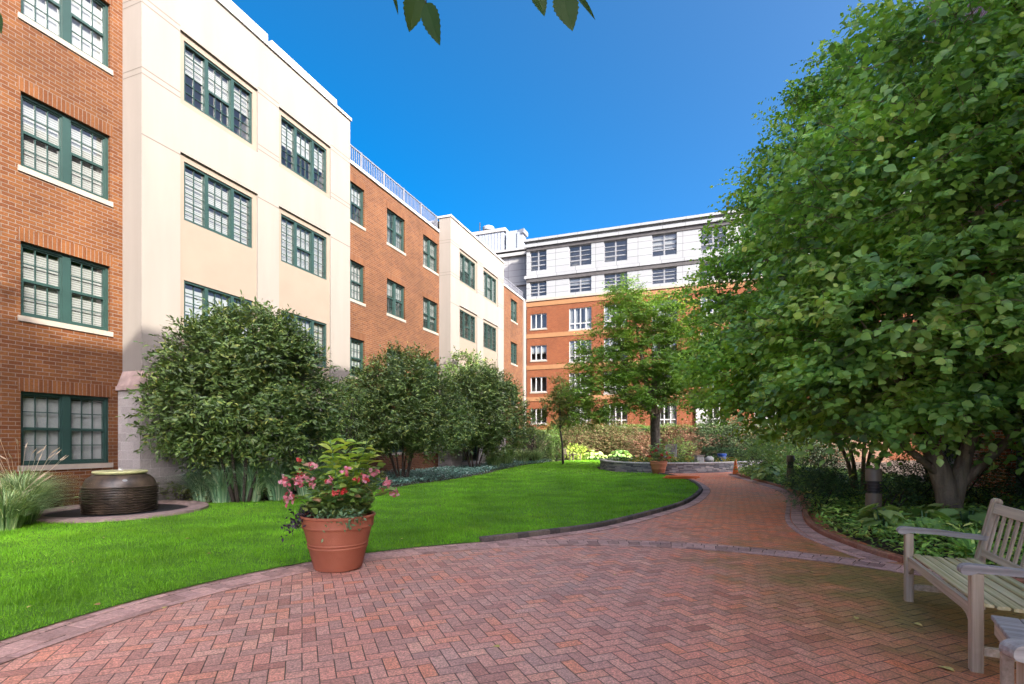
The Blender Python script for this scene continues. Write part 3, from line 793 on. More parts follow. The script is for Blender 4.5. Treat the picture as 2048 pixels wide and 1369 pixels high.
zr3 = [rb(1059.7, 629.4)[1], rb(1059.7, 659)[1]]
bops = []; bw = []
for fl in range(4):
    for i, (a, b) in enumerate(colsB):
        zt_, zb_ = zr3[0]-fl*fz, zr3[1]-fl*fz
        if i == 0: bops.append((a+.05, b, zb_, zt_)); bw.append(('sash3', bops[-1]))
        else: bops.append((a, b, zb_-.35, zt_+.22)); bw.append(('trans', bops[-1]))
m = MB(); wall(m, r0, r1, 0, zb-.004, .05, .16, bops); m.quad((r0,12,0),(r0,.05,0),(r0,.05,zb),(r0,12,zb)); m.build('brick_wall', M['brickfar'], BB)
for k, o in bw:
    window(BB, o[0], o[1], o[2], o[3], .12, k, fm=M['white'], cover=wrand.choice(['curtain','halfb','none','curtain']), ft=.06, sill=(.14, .05, .12))
for fl in range(5):
    z = rb(1053, 611)[1]-fl*fz
    k = MB(); k.box(r0-.03, r1, .0, .048, z-.20, z+.20); k.build('tan_band', M['band'], BB)
k = MB(); k.box(r0-.05, r1, -.04, .048, zb-.22, zb-.006); k.build('brick_cap', M['limestone'], BB)
# set back wing of the same block, seen over the left building
m = MB(); m.quad((r0-16,1.6,0),(r0,1.6,0),(r0,1.6,zt-.1),(r0-16,1.6,zt-.1)); m.build('panel_wall', M['panel2'], BB)
m = MB(); m.box(r0-16, r0-.26, 1.3, 1.597, z0c-.1, z0c+.2); m.box(r0-16, r0-.26, 1.4, 1.597, zmid-.1, zmid+.15); m.box(r0-16, r0-.26, 1.25, 2, zt-.096, zt+.12); m.build('cornice', M['panel2'], BB)
m = MB(); m.box(r0-16, r1, 2.01, 12, zt-.3, zt-.15); m.build('roof', M['roofm'], BB)
m = MB(); m.box(r0-.42, r0-.12, 1.2, 1.5, zb-2, zt-.2); m.build('downpipe', M['dark'], BB)
# roof plant
PHx0, PHx1 = rb(942, E=EB+4), rb(1036, E=EB+4)
zp = rb(960, 470, EB+4)[1]
RP = m = MB()
q = PHx0-3
while q < PHx1-1.6:
    m.box(q, q+.28, 4.0, 9, zt-.2, zp); m.box(q+.28, q+.36, 4.04, 9, zt-.2, zp); q += .36
ph = m.build('roof_plant_room', M['galv'], BB)
m = MB(); m.box(PHx0-3.1, PHx1-1.4, 3.9, 9.1, zp, zp+.35); m.build('plant_room_roof', M['panel2'], ph)
m = MB(); cx = rb(977, E=EB+5); zv = rb(977, 446, EB+5)[1]
m.lathe([(.0,zp),(.34,zp),(.34,zp+.7),(.62,zp+.72),(.66,zp+1.0),(.6,zp+1.1),(.4,zp+1.2),(0,zp+1.25)], 24, (cx, 5.0)); m.build('roof_vent', M['galv'], BB, True, 40)
m = MB(); m.box(PHx1-1.35, PHx1-.1, 4.0, 5.2, zt-.2, zp-.1); m.prism([(PHx1-.06,4.0),(PHx1+.75,3.7),(PHx1+.75,5.1),(PHx1-.06,4.8)], zp-.55, zp-.12); m.box(PHx1-.06, PHx1+.55, 3.9, 5.0, zt, zp-.35); m.build('roof_duct', M['galv'], BB)
m = MB(); m.box(rb(958, E=EB+4)-.04, rb(958, E=EB+4)+.04, 4.2, 4.28, zp+.35, zp+1.4); m.build('roof_antenna', M['dark'], BB)
# white pilaster by the ground floor entrance
m = MB(); pw0, pw1 = rb(1392), rb(1412); m.box(pw0, pw1, -.15, .045, 2.2, rb(1400, 795)[1]); m.box(pw0-.12, pw1+.12, -.2, .046, rb(1400, 795)[1]+.002, rb(1400, 795)[1]+.25); m.build('pilaster', M['white'], BB)

# podium wall of the terrace in front of it
TW = empty('terrace_wall', (U[0]*42.5, U[1]*42.5, 0), BA)
tag(TW, 'low brown brick terrace wall with dark slot openings behind the far shrubs', 'wall')
def r2(x): return rb(x, E=42.5)
vo = [(r2(1137), r2(1171), 1.05, 1.55), (r2(1213), r2(1224), 1.0, 1.5), (r2(1486), r2(1502), .9, 1.6)]
m = MB(); wall(m, r0-4, r1-6, 0, 1.95, 0, .3, vo)
m.quad((r0-4,0,1.95),(r1-6,0,1.95),(r1-6,4.7,1.95),(r0-4,4.7,1.95)); m.build('wall_face', brickmat('brown_brick', (.12,.06,.035), (.16,.08,.05), (.22,.17,.13)), TW)
for o in vo:
    m = MB(); m.box(o[0], o[1], .12, .16, o[2], o[3]); m.box(o[0], o[1], .02, .118, (o[2]+o[3])/2-.03, (o[2]+o[3])/2+.03); m.build('vent_grille', M['dark'], TW)

# ------------------------------------------------------------------ right building (mostly hidden by the big tree; it also shades the court)
RB = empty('brick_building', (-NV[0]*6.7, -NV[1]*6.7, 0), math.atan2(-U[1], -U[0]))
tag(RB, 'tall pink brick building with grey framed windows behind the big tree on the right', 'building')
HR = 17.4
xs0 = -20.6; colw = [(-19.6,-17.9), (-16.4,-14.7), (-12.4,-10.7), (-8.6,-6.9), (-4.8,-3.1), (-1.0,.7)]
rops = [(a, b, .75+k*3.1, 2.45+k*3.1) for a, b in colw for k in range(5)]
XE = 6.3
m = MB(); wall(m, xs0, XE, 0, HR, 0, .14, rops)
m.quad((xs0,12,0),(xs0,0,0),(xs0,0,HR),(xs0,12,HR)); m.quad((xs0,0,HR),(XE,0,HR),(XE,12,HR),(xs0,12,HR)); m.quad((xs0,12,0),(xs0,12,HR),(XE,12,HR),(XE,12,0)); m.quad((XE,0,0),(XE,12,0),(XE,12,HR),(XE,0,HR))
m.build('brick_wall', M['brickpink'], RB)
for o in rops: window(RB, *o, .09, 'pair', fm=M['white'], sill=(.16, .05, .1), mm=M['muntin'])
m = MB(); m.box(xs0-.1, XE+.1, -.12, .3, HR+.002, HR+.2); m.build('coping', M['limestone'], RB)
# pier with rain pipe and the grey door bay nearer the camera
def xr(x, D=6.7):
    p = (x-1024)/F; Y = D/(.9367*p-.3502); return -(Y*(U[0]*p+U[1]))
m = MB(); m.box(xr(1958, 6.45), xr(2012, 6.45), -.25, -.003, 0, 9.0); m.build('pier', brickmat('pier_brick', (.60,.17,.07), (.68,.23,.10), (.75,.66,.58)), RB)
m = MB(); m.tube([(xr(2030, 6.3), -.33, 0), (xr(2030, 6.3), -.33, 8.9)], .05, 10); m.build('rain_pipe', M['galv'], RB)
m = MB(); m.box(xr(2036, 6.5), xr(2036, 6.5)+2.2, -.12, -.003, 0, 3.2); m.build('door_surround', M['tan'], RB)

# ------------------------------------------------------------------ trees and shrubs
def bez(a, b, c, n=7):
    a, b, c = Vector(a), Vector(b), Vector(c)
    return [a*(1-t)**2 + b*(2*t*(1-t)) + c*t*t for t in [i/(n-1) for i in range(n)]]

def limbs(mb, base, targets, r0, r1, bow=.25, sides=8):
    for tg in targets:
        d = Vector(tg)-Vector(base)
        mid = Vector(base)+d*.45+Vector((random.uniform(-.15,.15)*d.length, random.uniform(-.15,.15)*d.length, bow*d.length))
        n = 9; pts = bez(base, mid, tg, n)
        k = r0*random.uniform(.8, 1.1)
        mb.tube(pts, [k*(1-t/(n-1))+r1*(t/(n-1)) for t in range(n)], sides)

def leafy(parent, name, sites, n, L, size, tmpl, mat, **kw):
    P, D = sites
    return leaves(name, *twig_leaves(P, D, n, L, size, **kw), tmpl, mat, parent)

def twigs(mb, P, D, L, r, every, sides=3, droop=.2):
    for p, d in zip(P[::every], D[::every]):
        p = Vector(p); d = Vector(d)
        mb.tube([p-d*.25, p+d*L*.5+Vector((0,0,-droop*L*.2)), p+d*L+Vector((0,0,-droop*L))], [r, r*.7, r*.3], sides, False)

fac = lambda P: (P[:,0]*NV[0]+P[:,1]*NV[1])          # distance along the normal of the facades
# big broad-leaved trees at the right
def big_tree(name, label, base, blobs, trunk, targets, per, n, L, size, mat, thr, r=.2, extra=None):
    t = empty(name, (base[0], base[1], 0)); tag(t, label, 'tree', 'broad leaved trees by the right building')
    rel = [(b[0]-base[0], b[1]-base[1])+tuple(b[2:]) for b in blobs]
    off = np.array([base[0], base[1], 0])
    keep = lambda P: (fac(P+off) > -6.25) & (P[:,2] > 1.0)
    P, D = crown_sites(rel, per/4, .6, thr, 2.3, .35, keep, 4)
    A = twig_leaves(P, D, n, L, size, droop=.4, up=.65, outw=.75, sv=.5)
    if extra is not None: A = [np.concatenate(q) for q in zip(A, twig_leaves(extra[0], extra[1], 5, .28, size*.9, droop=.1))]
    leaves('crown', *A, T_BROAD, mat, t)
    m = MB()
    for tr in trunk: m.tube([p[:3] for p in tr], [p[3]*.86 for p in tr], 12)
    m.build('trunk', M['bark'], t, True)
    b = MB()
    for st, tg in targets: limbs(b, st, tg, r*.42, .012, .05, 7)
    twigs(b, P, D, L*.9, .007, 5)
    if extra is not None:
        for q in sh: b.tube([tuple(q+np.array([1.0,.1,-2.6])), tuple(q+np.array([.42,.05,-1.15])), tuple(q+np.array([0,0,.3]))], [.02,.013,.004], 5, False)
    b.build('branches', M['bark'], t, True)
    return t

B1 = (7.6, 9.0)
big_tree('hazel_tree', 'large broad leaved tree with thick low forked trunk rising behind the bench', B1,
  [(6.3,9.0,2.3,1.4,1.3,.95),(7.7,8.7,2.3,1.9,1.3,.9),(7.4,9.1,3.3,2.9,2.3,1.7),(6.2,8.9,3.2,1.7,1.6,1.35),(8.6,7.6,3.0,1.9,1.7,1.55),(7.5,9.2,5.6,2.7,2.2,2.0),(8.6,8.2,5.4,2.1,1.9,2.0),(7.9,9.4,7.7,1.9,1.7,1.6),(8.9,8.4,7.7,1.5,1.5,1.7)],
  [[(.0,.0,-.05,.27),(.0,.0,.25,.21),(-.06,.02,.6,.20),(-.15,.05,.95,.19),(-.35,.1,1.5,.12),(-.7,.2,2.4,.08)],
   [(.05,0,.35,.15),(.14,0,.8,.15),(.25,.0,1.2,.13),(.35,-.1,1.9,.10),(.5,-.2,3.2,.07)],
   [(.15,0,.7,.12),(.5,-.15,1.15,.09),(1.0,-.4,1.8,.06)],
   [(-.1,0,.8,.09),(-.55,.05,1.2,.07),(-1.1,.1,1.6,.045)]],
  [((-.35,.1,1.5),[(-1.6,0,3.6),(-.6,.6,4.5),(-1.0,-.5,3.2)]),((.35,-.1,1.9),[(.6,.3,5.5),(-.2,.4,7.5),(1.4,-1,4.0),(.3,0,8.6),(1.0,-.6,7.5)]),((1.0,-.4,1.8),[(2.0,-.9,3.2),(1.4,-1.6,3.4)])],
  700, 7, .62, .165, M['haz'], .07)
B2 = (9.1, 13.6)
# upright shoots that break the outline of the tall tree
sh = np.array([(-1.9,-.3,10.2),(-.75,-.3,11.2),(-3.0,.1,8.0),(-2.4,0,9.0),(-3.8,.2,5.9),(.6,-.4,12.0),(-1.4,-.2,10.4),(-4.0,.1,6.7)])
EP = np.concatenate([p + np.array([.42,.05,-1.15]) + np.array([-.42,-.05,1.45])*(k/18) + (.34*(1-k/20))*rng.normal(size=(2,3))*np.array([.8,.8,.35]) for p in sh for k in range(19)])
ED = nrm(np.tile(np.array([-.35,-.1,.75]), (len(EP),1))+.55*rng.normal(size=(len(EP),3)))
big_tree('hazel_tree', 'tall conical broad leaved tree with several thin stems, left of the thick trunked tree', B2,
  [(7.1,13.2,2.7,2.1,1.8,1.1),(8.7,13.0,2.5,2.0,1.6,1.0),(5.9,13.4,3.1,1.3,1.4,1.0),(8.7,13.8,3.6,3.2,2.6,1.75),(6.9,13.4,3.6,2.1,2.0,1.5),(6.8,14.2,5.4,1.8,1.8,1.6),(8.6,13.8,6.2,3.0,2.5,2.0),(7.3,13.6,7.3,1.5,1.6,1.5),(8.9,13.8,8.7,2.2,2.1,1.9),(8.4,13.6,10.0,1.2,1.2,1.4),(9.7,13.4,10.8,1.5,1.5,1.7)],
  [[(-.1+.09*i, .05*(i%2), -.05, .07), (-.3+.2*i, .1*(i%2), .9, .055), (-.75+.45*i, .2*(i%2), 1.9, .04)] for i in range(5)],
  [((-.75,0,1.9),[(-2.2,-.2,4),(-1.8,.3,5.6)]),((.15,0,1.8),[(-.4,0,7.5),(.3,-.2,11),(-1.0,0,9.5),(.8,-.4,12.5)]),((.9,.1,1.9),[(1.4,.3,5)])],
  600, 7, .6, .13, M['haz2'], -.05, .16, (EP, ED))


# rounded evergreen shrubs along the left building
def round_shrub(base, blobs, label, per, size, n_stem=7, seed=1, mat=None):
    random.seed(seed)
    t = empty('evergreen_shrub', (base[0], base[1], 0)); tag(t, label, 'shrub', 'large rounded evergreen shrubs beside the left building')
    keep = lambda P: (fac(P+np.array([base[0], base[1], 0])) < 12.0)
    P, D = crown_sites(blobs, per, .5, -.42, 1.9, .3, keep)
    leafy(t, 'crown', (P, D), 8, .34, size, T_NARROW, mat or M['mag'], droop=.12, spread=.75, up=.7)
    m = MB()
    for i in range(n_stem):
        a = 2*math.pi*i/n_stem+random.uniform(-.3,.3); q = random.uniform(.5, 1.25); zt = random.uniform(1.7, 2.6)
        b0 = (.16*math.cos(a), .12*math.sin(a), -.03)
        top = (q*math.cos(a), .8*q*math.sin(a), zt)
        m.tube(bez(b0, (.35*math.cos(a), .3*math.sin(a), .8), top, 7), [random.uniform(.035,.055)*(1-.1*k) for k in range(7)], 7)
        for k in range(4):
            s = Vector(top)*random.uniform(.55,.95); s.z = zt*random.uniform(.5,.9)
            m.tube([s, s+Vector((random.uniform(-.5,.5), random.uniform(-.4,.4), random.uniform(.3,.9)))], [.016,.006], 4, False)
    twigs(m, P, D, .3, .006, 9)
    m.build('stems', M['barkd'], t, True)
    return t
round_shrub((-6.35, 12.2), [(.1,0,2.75,1.8,1.5,1.6),(-.75,-.2,2.1,1.2,1.2,1.1),(1.05,.2,2.1,1.2,1.2,1.15),(.35,-.1,3.75,1.1,1.05,.7),(-.6,0,3.35,.95,1.0,.8),(1.0,0,3.2,.8,.9,.75)],
  'broad rounded evergreen shrub in front of the near cream bay, nearest of the left row', 720, .155, seed=3)
round_shrub((-3.95, 18.7), [(0,0,2.7,2.1,1.7,1.55),(.1,0,3.8,1.15,1.0,.95),(-1.1,0,2.1,1.3,1.3,1.05),(1.1,0,2.1,1.3,1.3,1.1),(-.8,0,3.2,1.0,1.0,.8)],
  'rounded evergreen shrub in front of the middle brick bay, second of the left row', 780, .145, 8, seed=4)
round_shrub((-1.9, 26.2), [(0,0,3.2,2.4,1.9,2.0),(-.5,0,4.6,1.4,1.3,1.2),(1.3,0,2.3,1.7,1.5,1.4),(-1.3,0,2.7,1.6,1.5,1.6),(.7,0,4.0,1.3,1.2,1.0)],
  'tall domed evergreen shrub farthest along the left building, before the far cream bay', 560, .17, 7, seed=5)

# slim dark vine on a trellis between the shrubs
def bush(name, label, cat, base, blobs, per, n, L, size, tmpl, mat, group=None, stems=0, thr=-.6, up=.8, droop=.1, barks=None, seed=0):
    random.seed(seed+17)
    t = empty(name, (base[0], base[1], base[2] if len(base) > 2 else 0)); tag(t, label, cat, group)
    P, D = crown_sites(blobs, per, .6, thr, 2.2, .3, lambda P: P[:,2] > .02)
    leafy(t, 'foliage', (P, D), n, L, size, tmpl, mat, droop=droop, up=up)
    if stems:
        m = MB(); zt = max(b[2] for b in blobs)
        for i in range(stems):
            a = 2*math.pi*i/stems; b = random.choice(blobs)
            m.tube(bez((.05*math.cos(a), .05*math.sin(a), -.02), (.15*math.cos(a), .15*math.sin(a), zt*.5), (b[0]+b[3]*.5*math.cos(a), b[1]+b[4]*.5*math.sin(a), b[2]+.2*b[5]), 6), [.022,.02,.018,.015,.012,.008], 5)
        m.build('stems', M['barkd'] if barks is None else barks, t, True)
    return t
bush('climbing_shrub', 'dark twiggy shrub filling the gap between the two nearest rounded evergreens', 'shrub', (-5.0, 15.6), [(0,0,1.7,.7,.6,1.0),(.1,0,2.6,.6,.5,.7),(-.5,-.2,1.0,.6,.5,.6)], 700, 6, .3, .09, T_SMALL, M['mag'], stems=14, seed=1)

# planter tree
PT = empty('shade_tree', (7.45, 27.0, 0.35)); tag(PT, 'light green shade tree with a straight grey trunk growing in the stone planter', 'tree')
blobs = [(0,0,5.2,2.6,2.3,1.9),(-2.6,0,3.6,1.7,1.6,1.3),(-2.2,.2,5.4,1.7,1.6,1.4),(-1.0,0,7.3,1.7,1.6,1.5),(1.6,0,4.4,2.0,1.8,1.5),(2.2,.3,6.2,1.6,1.5,1.5),(.6,0,7.6,1.6,1.5,1.3),(-.4,-.8,3.5,1.6,1.4,1.1),(-1.4,0,8.6,.9,.9,.8),(-3.2,-.2,2.6,1.0,1.0,.7)]
blobs = [(x*1.08-.1, y, z, rx*1.02, ry, rz) for x, y, z, rx, ry, rz in blobs]
P, D = crown_sites(blobs, 115, .75, -.17, 1.8, .15, None, 4)
leafy(PT, 'crown', (P, D), 9, .6, .17, T_SMALL, M['loc'], droop=.35, spread=.9)
m = MB(); m.tube([(0,0,-.15),(0,0,.1),(.02,0,1.0),(-.02,0,1.9),(0,0,2.5)], [.42,.31,.25,.24,.26], 12); m.build('trunk', mk('grey_bark', (.085,.072,.055), .9, .4, 9, .8, 22), PT, True)
m = MB()
limbs(m, (0,0,2.35), [(-2.6,0,3.9),(-1.8,.2,5.6),(-.6,0,7.4),(.6,.1,7.6),(1.8,0,4.8),(2.2,.2,6.4),(-1.2,0,8.6)], .15, .02, .12)
limbs(m, (-.2,0,3.6), [(-1.4,-.7,4.6),(1.0,-.6,5.2),(0,.7,6.2)], .09, .015, .1)
twigs(m, P, D, .5, .012, 9); m.build('branches', M['bark'], PT, True)

# smaller tree left of it
ST = empty('young_tree', (2.95, 32.0, 0)); tag(ST, 'small olive leaved young tree with thin trunk at the far left lawn edge', 'tree')
blobs = [(-.2,0,3.6,1.2,1.1,1.2),(.4,0,4.5,.9,.9,.9),(-.7,0,2.9,.8,.8,.6),(.8,0,3.3,.7,.7,.7),(-.1,0,5.1,.6,.6,.5)]
blobs = [(x*.8, y, z*.97, rx*.82, ry*.85, rz*.85) for x, y, z, rx, ry, rz in blobs]
P, D = crown_sites(blobs, 520, .75, -.3, 1.6, .15); leafy(ST, 'crown', (P, D), 8, .4, .17, T_SMALL, M['loc2'], droop=.3)
m = MB(); m.tube([(.2,0,-.05),(.15,0,1.2),(0,0,2.3),(0,0,3.6),(.1,0,4.6)], [.07,.06,.055,.04,.02], 8); limbs(m, (0,0,2.2), [(-.8,0,3.2),(.8,0,3.5),(.4,.2,4.6)], .03, .01); m.build('trunk', M['barkd'], ST, True)

# ------------------------------------------------------------------ far planting
def hosta(base, r, label, mat, n=40, size=.26, group='hostas in the planting beds', h=.35):
    t = empty('hosta', (base[0], base[1], base[2] if len(base) > 2 else 0)); tag(t, label, 'plant', group)
    a = rng.uniform(0, 2*np.pi, n); q = np.sqrt(rng.random(n)); rr = q*r
    P = np.c_[np.cos(a)*rr*.75, np.sin(a)*rr*.75, h*(1.15-.75*q**2)+rng.normal(size=n)*.03]
    D = np.c_[np.cos(a), np.sin(a), -.15-.55*q]+.25*rng.normal(size=(n,3))
    N = np.c_[np.cos(a)*.35, np.sin(a)*.35, np.ones(n)]+.2*rng.normal(size=(n,3))
    leaves('leaf_mound', P, D, N, size*rng.uniform(.7, 1.15, n), T_HEART, mat, t)
    m = MB()
    for p in P[::2]: m.tube([(p[0]*.15, p[1]*.15, 0), (p[0]*.7, p[1]*.7, p[2]*.7), tuple(p)], .008, 4, False)
    m.build('stems', M['fern'], t)
    return t

def at(x, y, Y): return ((x-1024)/F*Y, Y, CH+(883-y)/F*Y)
far = [  # x px, Y, half width px, top px, material, label
 (1175, 41.0, 62, 836, 'brownleaf', 'brown faded hydrangea bush left of the planter before the terrace wall'),
 (1245, 40.5, 42, 845, 'brownleaf', 'brown faded hydrangea bush just left of the planter tree trunk'),
 (1370, 40.0, 42, 852, 'russet', 'brown faded bush right of the planter tree trunk'),
 (1445, 36.0, 56, 826, 'farleaf', 'big grey green rhododendron bush at the right behind the planter'),
 (1500, 34.0, 50, 838, 'farleaf', 'dark leafy bush right of the planter, farthest right of the far shrubs'),
 (1570, 31.0, 60, 846, 'farleaf', 'green leafy bush under the left branches of the tall tree'),
 (1640, 27.0, 60, 850, 'farleaf', 'grey green bush deep in the right bed behind the hostas'),
 (1320, 41.0, 36, 850, 'brownleaf', 'brown faded bush hidden behind the planter tree trunk'),
 (1115, 42.0, 36, 846, 'hedge', 'green bush at the far left end of the terrace wall'),
 (1285, 38.0, 22, 868, 'russet', 'small russet bush directly behind the planter tree trunk'),
]
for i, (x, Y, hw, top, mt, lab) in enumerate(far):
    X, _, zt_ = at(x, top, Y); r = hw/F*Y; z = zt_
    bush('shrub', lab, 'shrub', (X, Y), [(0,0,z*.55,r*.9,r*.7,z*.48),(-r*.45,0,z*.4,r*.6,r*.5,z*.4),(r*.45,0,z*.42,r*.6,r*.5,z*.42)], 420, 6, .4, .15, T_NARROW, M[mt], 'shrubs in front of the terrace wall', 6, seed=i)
def hedge(name, label, p, q, w, z0, z1, per, size, mat, L=.16, tmpl=T_SMALL):
    """clipped hedge: leaf-covered box between two ground points"""
    p = np.array(p); q = np.array(q); d = q-p; l = np.linalg.norm(d); d /= l; s = np.array([-d[1], d[0]])
    t = empty(name, (p[0], p[1], 0)); tag(t, label, 'hedge')
    n = int(per*(2*l*(z1-z0)+l*w))
    a = rng.random(n)*l; face = rng.random(n); tt = rng.random(n)
    top = face < w/(w+2*(z1-z0)); sgn = np.where(rng.random(n) < .5, -1, 1)
    bb = np.where(top, (tt-.5)*w, sgn*w/2*(1-.25*rng.random(n)**2)); zz = np.where(top, z1-.12*rng.random(n)**2, z0+(z1-z0)*tt)
    zz += .06*np.sin(a*2.1)+.04*np.sin(a*5.3)
    P = np.c_[d[0]*a+s[0]*bb, d[1]*a+s[1]*bb, zz]
    D = nrm(np.where(top[:,None], np.array([0,0,1.0]), np.c_[s[0]*sgn, s[1]*sgn, np.full(n,.3)])+.6*rng.normal(size=(n,3)))
    leafy(t, 'foliage', (P, D), 5, L, size, tmpl, mat, droop=.05)
    m = MB(); m.obox((d[0]*l/2, d[1]*l/2), d, l/2-.12, w/2-.14, z0, z1-.16); m.build('inner_twigs', M['barkd'], t)
    return t
def tr(r, off=.0): return (U[0]*(42.5+off)+.9367*r, U[1]*(42.5+off)-.3502*r)
hedge('hedge', 'long clipped green hedge on top of the terrace wall', tr(r2(1098), .6), tr(r2(1475), .6), .8, 1.952, 2.65, 120, .12, M['hedge'])
hedge('hedge', 'low dark clipped yew hedge behind the blue bucket on the planter', (10.2,27.6), (13.2,27.3), .9, .4, 1.0, 420, .07, M['yew'], .1)
hedge('hedge', 'rounded dark hedge at the far end of the left building', (1.0,35.0), (2.6,38.4), 1.2, 0, 2.1, 150, .12, M['mag'])
bush('shrub', 'upright conifer like green bush beside the far left hedge', 'shrub', (3.1,36.6), [(0,0,.9,.5,.5,.9),(0,0,1.7,.35,.35,.6)], 600, 6, .2, .1, T_SMALL, M['hedge'], None, 4)
bush('shrub', 'bright lime green mound of leaves beside the small wooden chair', 'shrub', (4.9,39.3), [(0,0,.55,.9,.8,.6)], 500, 6, .2, .13, T_NARROW, M['lime'], None, 4)
hosta((6.2,38.8), 1.1, 'pale hosta clump right of the lime green mound', M['hostay'], 60, .3, h=.6)
hosta((7.6,36.5), 1.2, 'blue green hosta clump behind the left end of the planter', M['hosta'], 70, .32, h=.7)

# ------------------------------------------------------------------ stone planter
pl = catmull([(12.6,26.3),(11.4,25.2),(10,24.3),(8.5,23.65),(7,23.35),(5.9,23.6),(5.05,24.7),(4.75,26.5),(5.05,28.5),(6.5,30.2),(9,30.8),(12.6,30.4)], 6)
SP = empty('stone_planter', (8.0, 26.0, 0)); tag(SP, 'low curved planter of stacked grey stone holding the tree and flowers', 'planter')
m = MB(); front = [(p[0]-8, p[1]-26) for p in pl]
for k in range(8):
    z = k*.054
    P_ = np.array(front); seg = np.linalg.norm(np.diff(P_, axis=0), axis=1); S = np.concatenate(([0], np.cumsum(seg))); s = rng.uniform(0, .3)
    while s < S[-1]-.3:
        l = rng.uniform(.18, .5); c = s+l/2; i = min(max(np.searchsorted(S, c)-1, 0), len(seg)-1)
        t_ = (c-S[i])/seg[i]; pt = P_[i]*(1-t_)+P_[i+1]*t_; dd = (P_[i+1]-P_[i])/seg[i]
        q = np.array([-dd[1], dd[0]])*rng.uniform(-.015, .015)
        m.obox(pt+q, dd, l/2-.004, .11, z+.002, z+.052, .008); s += l
m.build('stones', M['stone'], SP)
m = MB(); run(front, 0, .32, .55, .434, .49, .006, m, .01); m.build('coping', M['stonelt'], SP)
m = MB(); m.quad(*[(p[0], p[1], .36) for p in front]); m.build('soil', M['soil'], SP)
n = 5200; q = np.stack([rng.uniform(5,12.5,n), rng.uniform(23.3,30,n)], 1); q = q[inpoly(q, [(p[0]*.94+.48, p[1]*.94+1.6) for p in pl])]; n = len(q)
o = leaves('planter_ground_cover', np.c_[q, .38+.22*rng.random(n)], np.c_[rng.normal(size=(n,2)), .3*np.ones(n)], np.c_[.5*rng.normal(size=(n,2)), np.ones(n)], rng.uniform(.08,.16,n), T_NARROW, M['hedge'])
tag(o, 'low green ground cover filling the stone planter', 'ground cover', kind='stuff')
fl = [(x, y) for x, y in zip(np.linspace(6.0, 11.0, 13), 25.6+.35*np.sin(np.arange(13)*1.7))]
for i, (x, y) in enumerate(fl):
    pk = 'red' if i in (3,4,8,9) else 'yellow'
    t = empty('flowering_mound', (x, y, .38)); tag(t, ('red' if pk == 'red' else 'yellow')+' flowering mound in the row across the stone planter', 'flowers', 'red flower mounds in the planter' if pk == 'red' else 'yellow flower mounds in the planter')
    a = rvec(70); a[:,2] = np.abs(a[:,2]); leaves('foliage', a*np.array([.24,.22,.2]), a+.3*rng.normal(size=a.shape), a, np.full(70,.09), T_SMALL, M['hedge'], t)
    a = rvec(70); a[:,2] = np.abs(a[:,2])*.8+.2; leaves('blossoms', a*np.array([.25,.23,.25]), rvec(70), a, np.full(70,.075), T_HEART, M[pk], t)
bush('shrub', 'mid green leafy shrub in the planter right of the tree', 'shrub', (9.0,28.2,.36), [(0,0,.6,.9,.7,.6)], 500, 6, .22, .12, T_NARROW, M['hosta'], None, 4)
# things on the planter
def chair(loc, rz, label, mat):
    t = empty('garden_chair', loc, rz); tag(t, label, 'chair')
    for x, y, h in ((-.26,-.24,.62),(.26,-.24,.62),(-.26,.24,.9),(.26,.24,.9)):
        m = MB(); m.bar((x,y,0),(x,y+(.06 if h > .8 else 0),h),.05,.05,(0,1,0)); m.build('leg', mat, t)
    m = MB()
    for k in range(6): m.bar((-.27,-.22+k*.085,.42),(.27,-.22+k*.085,.42),.07,.022)
    m.build('seat', mat, t)
    m = MB(); m.bar((-.27,.30,.87),(.27,.30,.87),.03,.08,(0,1,0)); m.bar((-.27,.26,.5),(.27,.26,.5),.03,.05,(0,1,0))
    for k in range(7): x = -.21+k*.07; m.bar((x,.265,.5),(x,.297,.85),.03,.015,(0,1,0))
    m.build('backrest', mat, t)
    for x in (-.27,.27):
        m = MB(); m.bar((x,-.3,.635),(x,.25,.635),.06,.03); m.build('armrest', mat, t)
    return t
chair((8.2,26.9,.4), R(170), 'white slatted chair back showing above the planter flowers', M['white'])
chair((4.15,38.3,.02), R(60), 'small weathered wooden chair on the far left edge of the lawn', M['darkteak'])
T_ = empty('side_table', (4.75,38.1,.02)); tag(T_, 'little grey wooden table beside the small chair at the far lawn edge', 'table')
m = MB(); m.box(-.3,.3,-.22,.22,.45,.49); m.build('table_top', M['darkteak'], T_)
for x in (-.25,.25):
    for y in (-.17,.17): m = MB(); m.box(x-.02,x+.02,y-.02,y+.02,0,.449); m.build('leg', M['darkteak'], T_)
bk = empty('bucket', (at(1443,918,25.4)[0], 25.35, .49)); tag(bk, 'bright blue plastic bucket with a pale band standing on the planter coping', 'bucket')
m = MB(); m.lathe([(0,0),(.17,0),(.2,.3),(.215,.3),(.215,.335),(.20,.36),(0,.36)], 24); m.build('bucket_body', M['blue'], bk, True, 30)
m = MB(); m.lathe([(.1925,.15),(.197,.152),(.2,.21),(.195,.212)], 24); m.build('label_band', M['shade'], bk, True)
m = MB(); m.tube([(.21,0,.31),(.2,-.16,.2),(0,-.235,.14),(-.2,-.16,.2),(-.21,0,.31)], .006, 6); m.build('handle', M['white'], bk)
st = empty('stone_stool', (at(1400,920,24.1)[0], 24.2, .49)); tag(st, 'square carved stone pedestal with a flat top on the planter coping', 'pedestal')
m = MB(); m.obox((0,0),(1,.1),.17,.15,0,.26,.02); m.build('base', M['stonelt'], st); m = MB(); m.obox((0,0),(1,.1),.2,.18,.262,.32,.015); m.build('top_slab', M['limestone'], st)
rk = MB()
for i in range(9):
    for j in range(14): pass
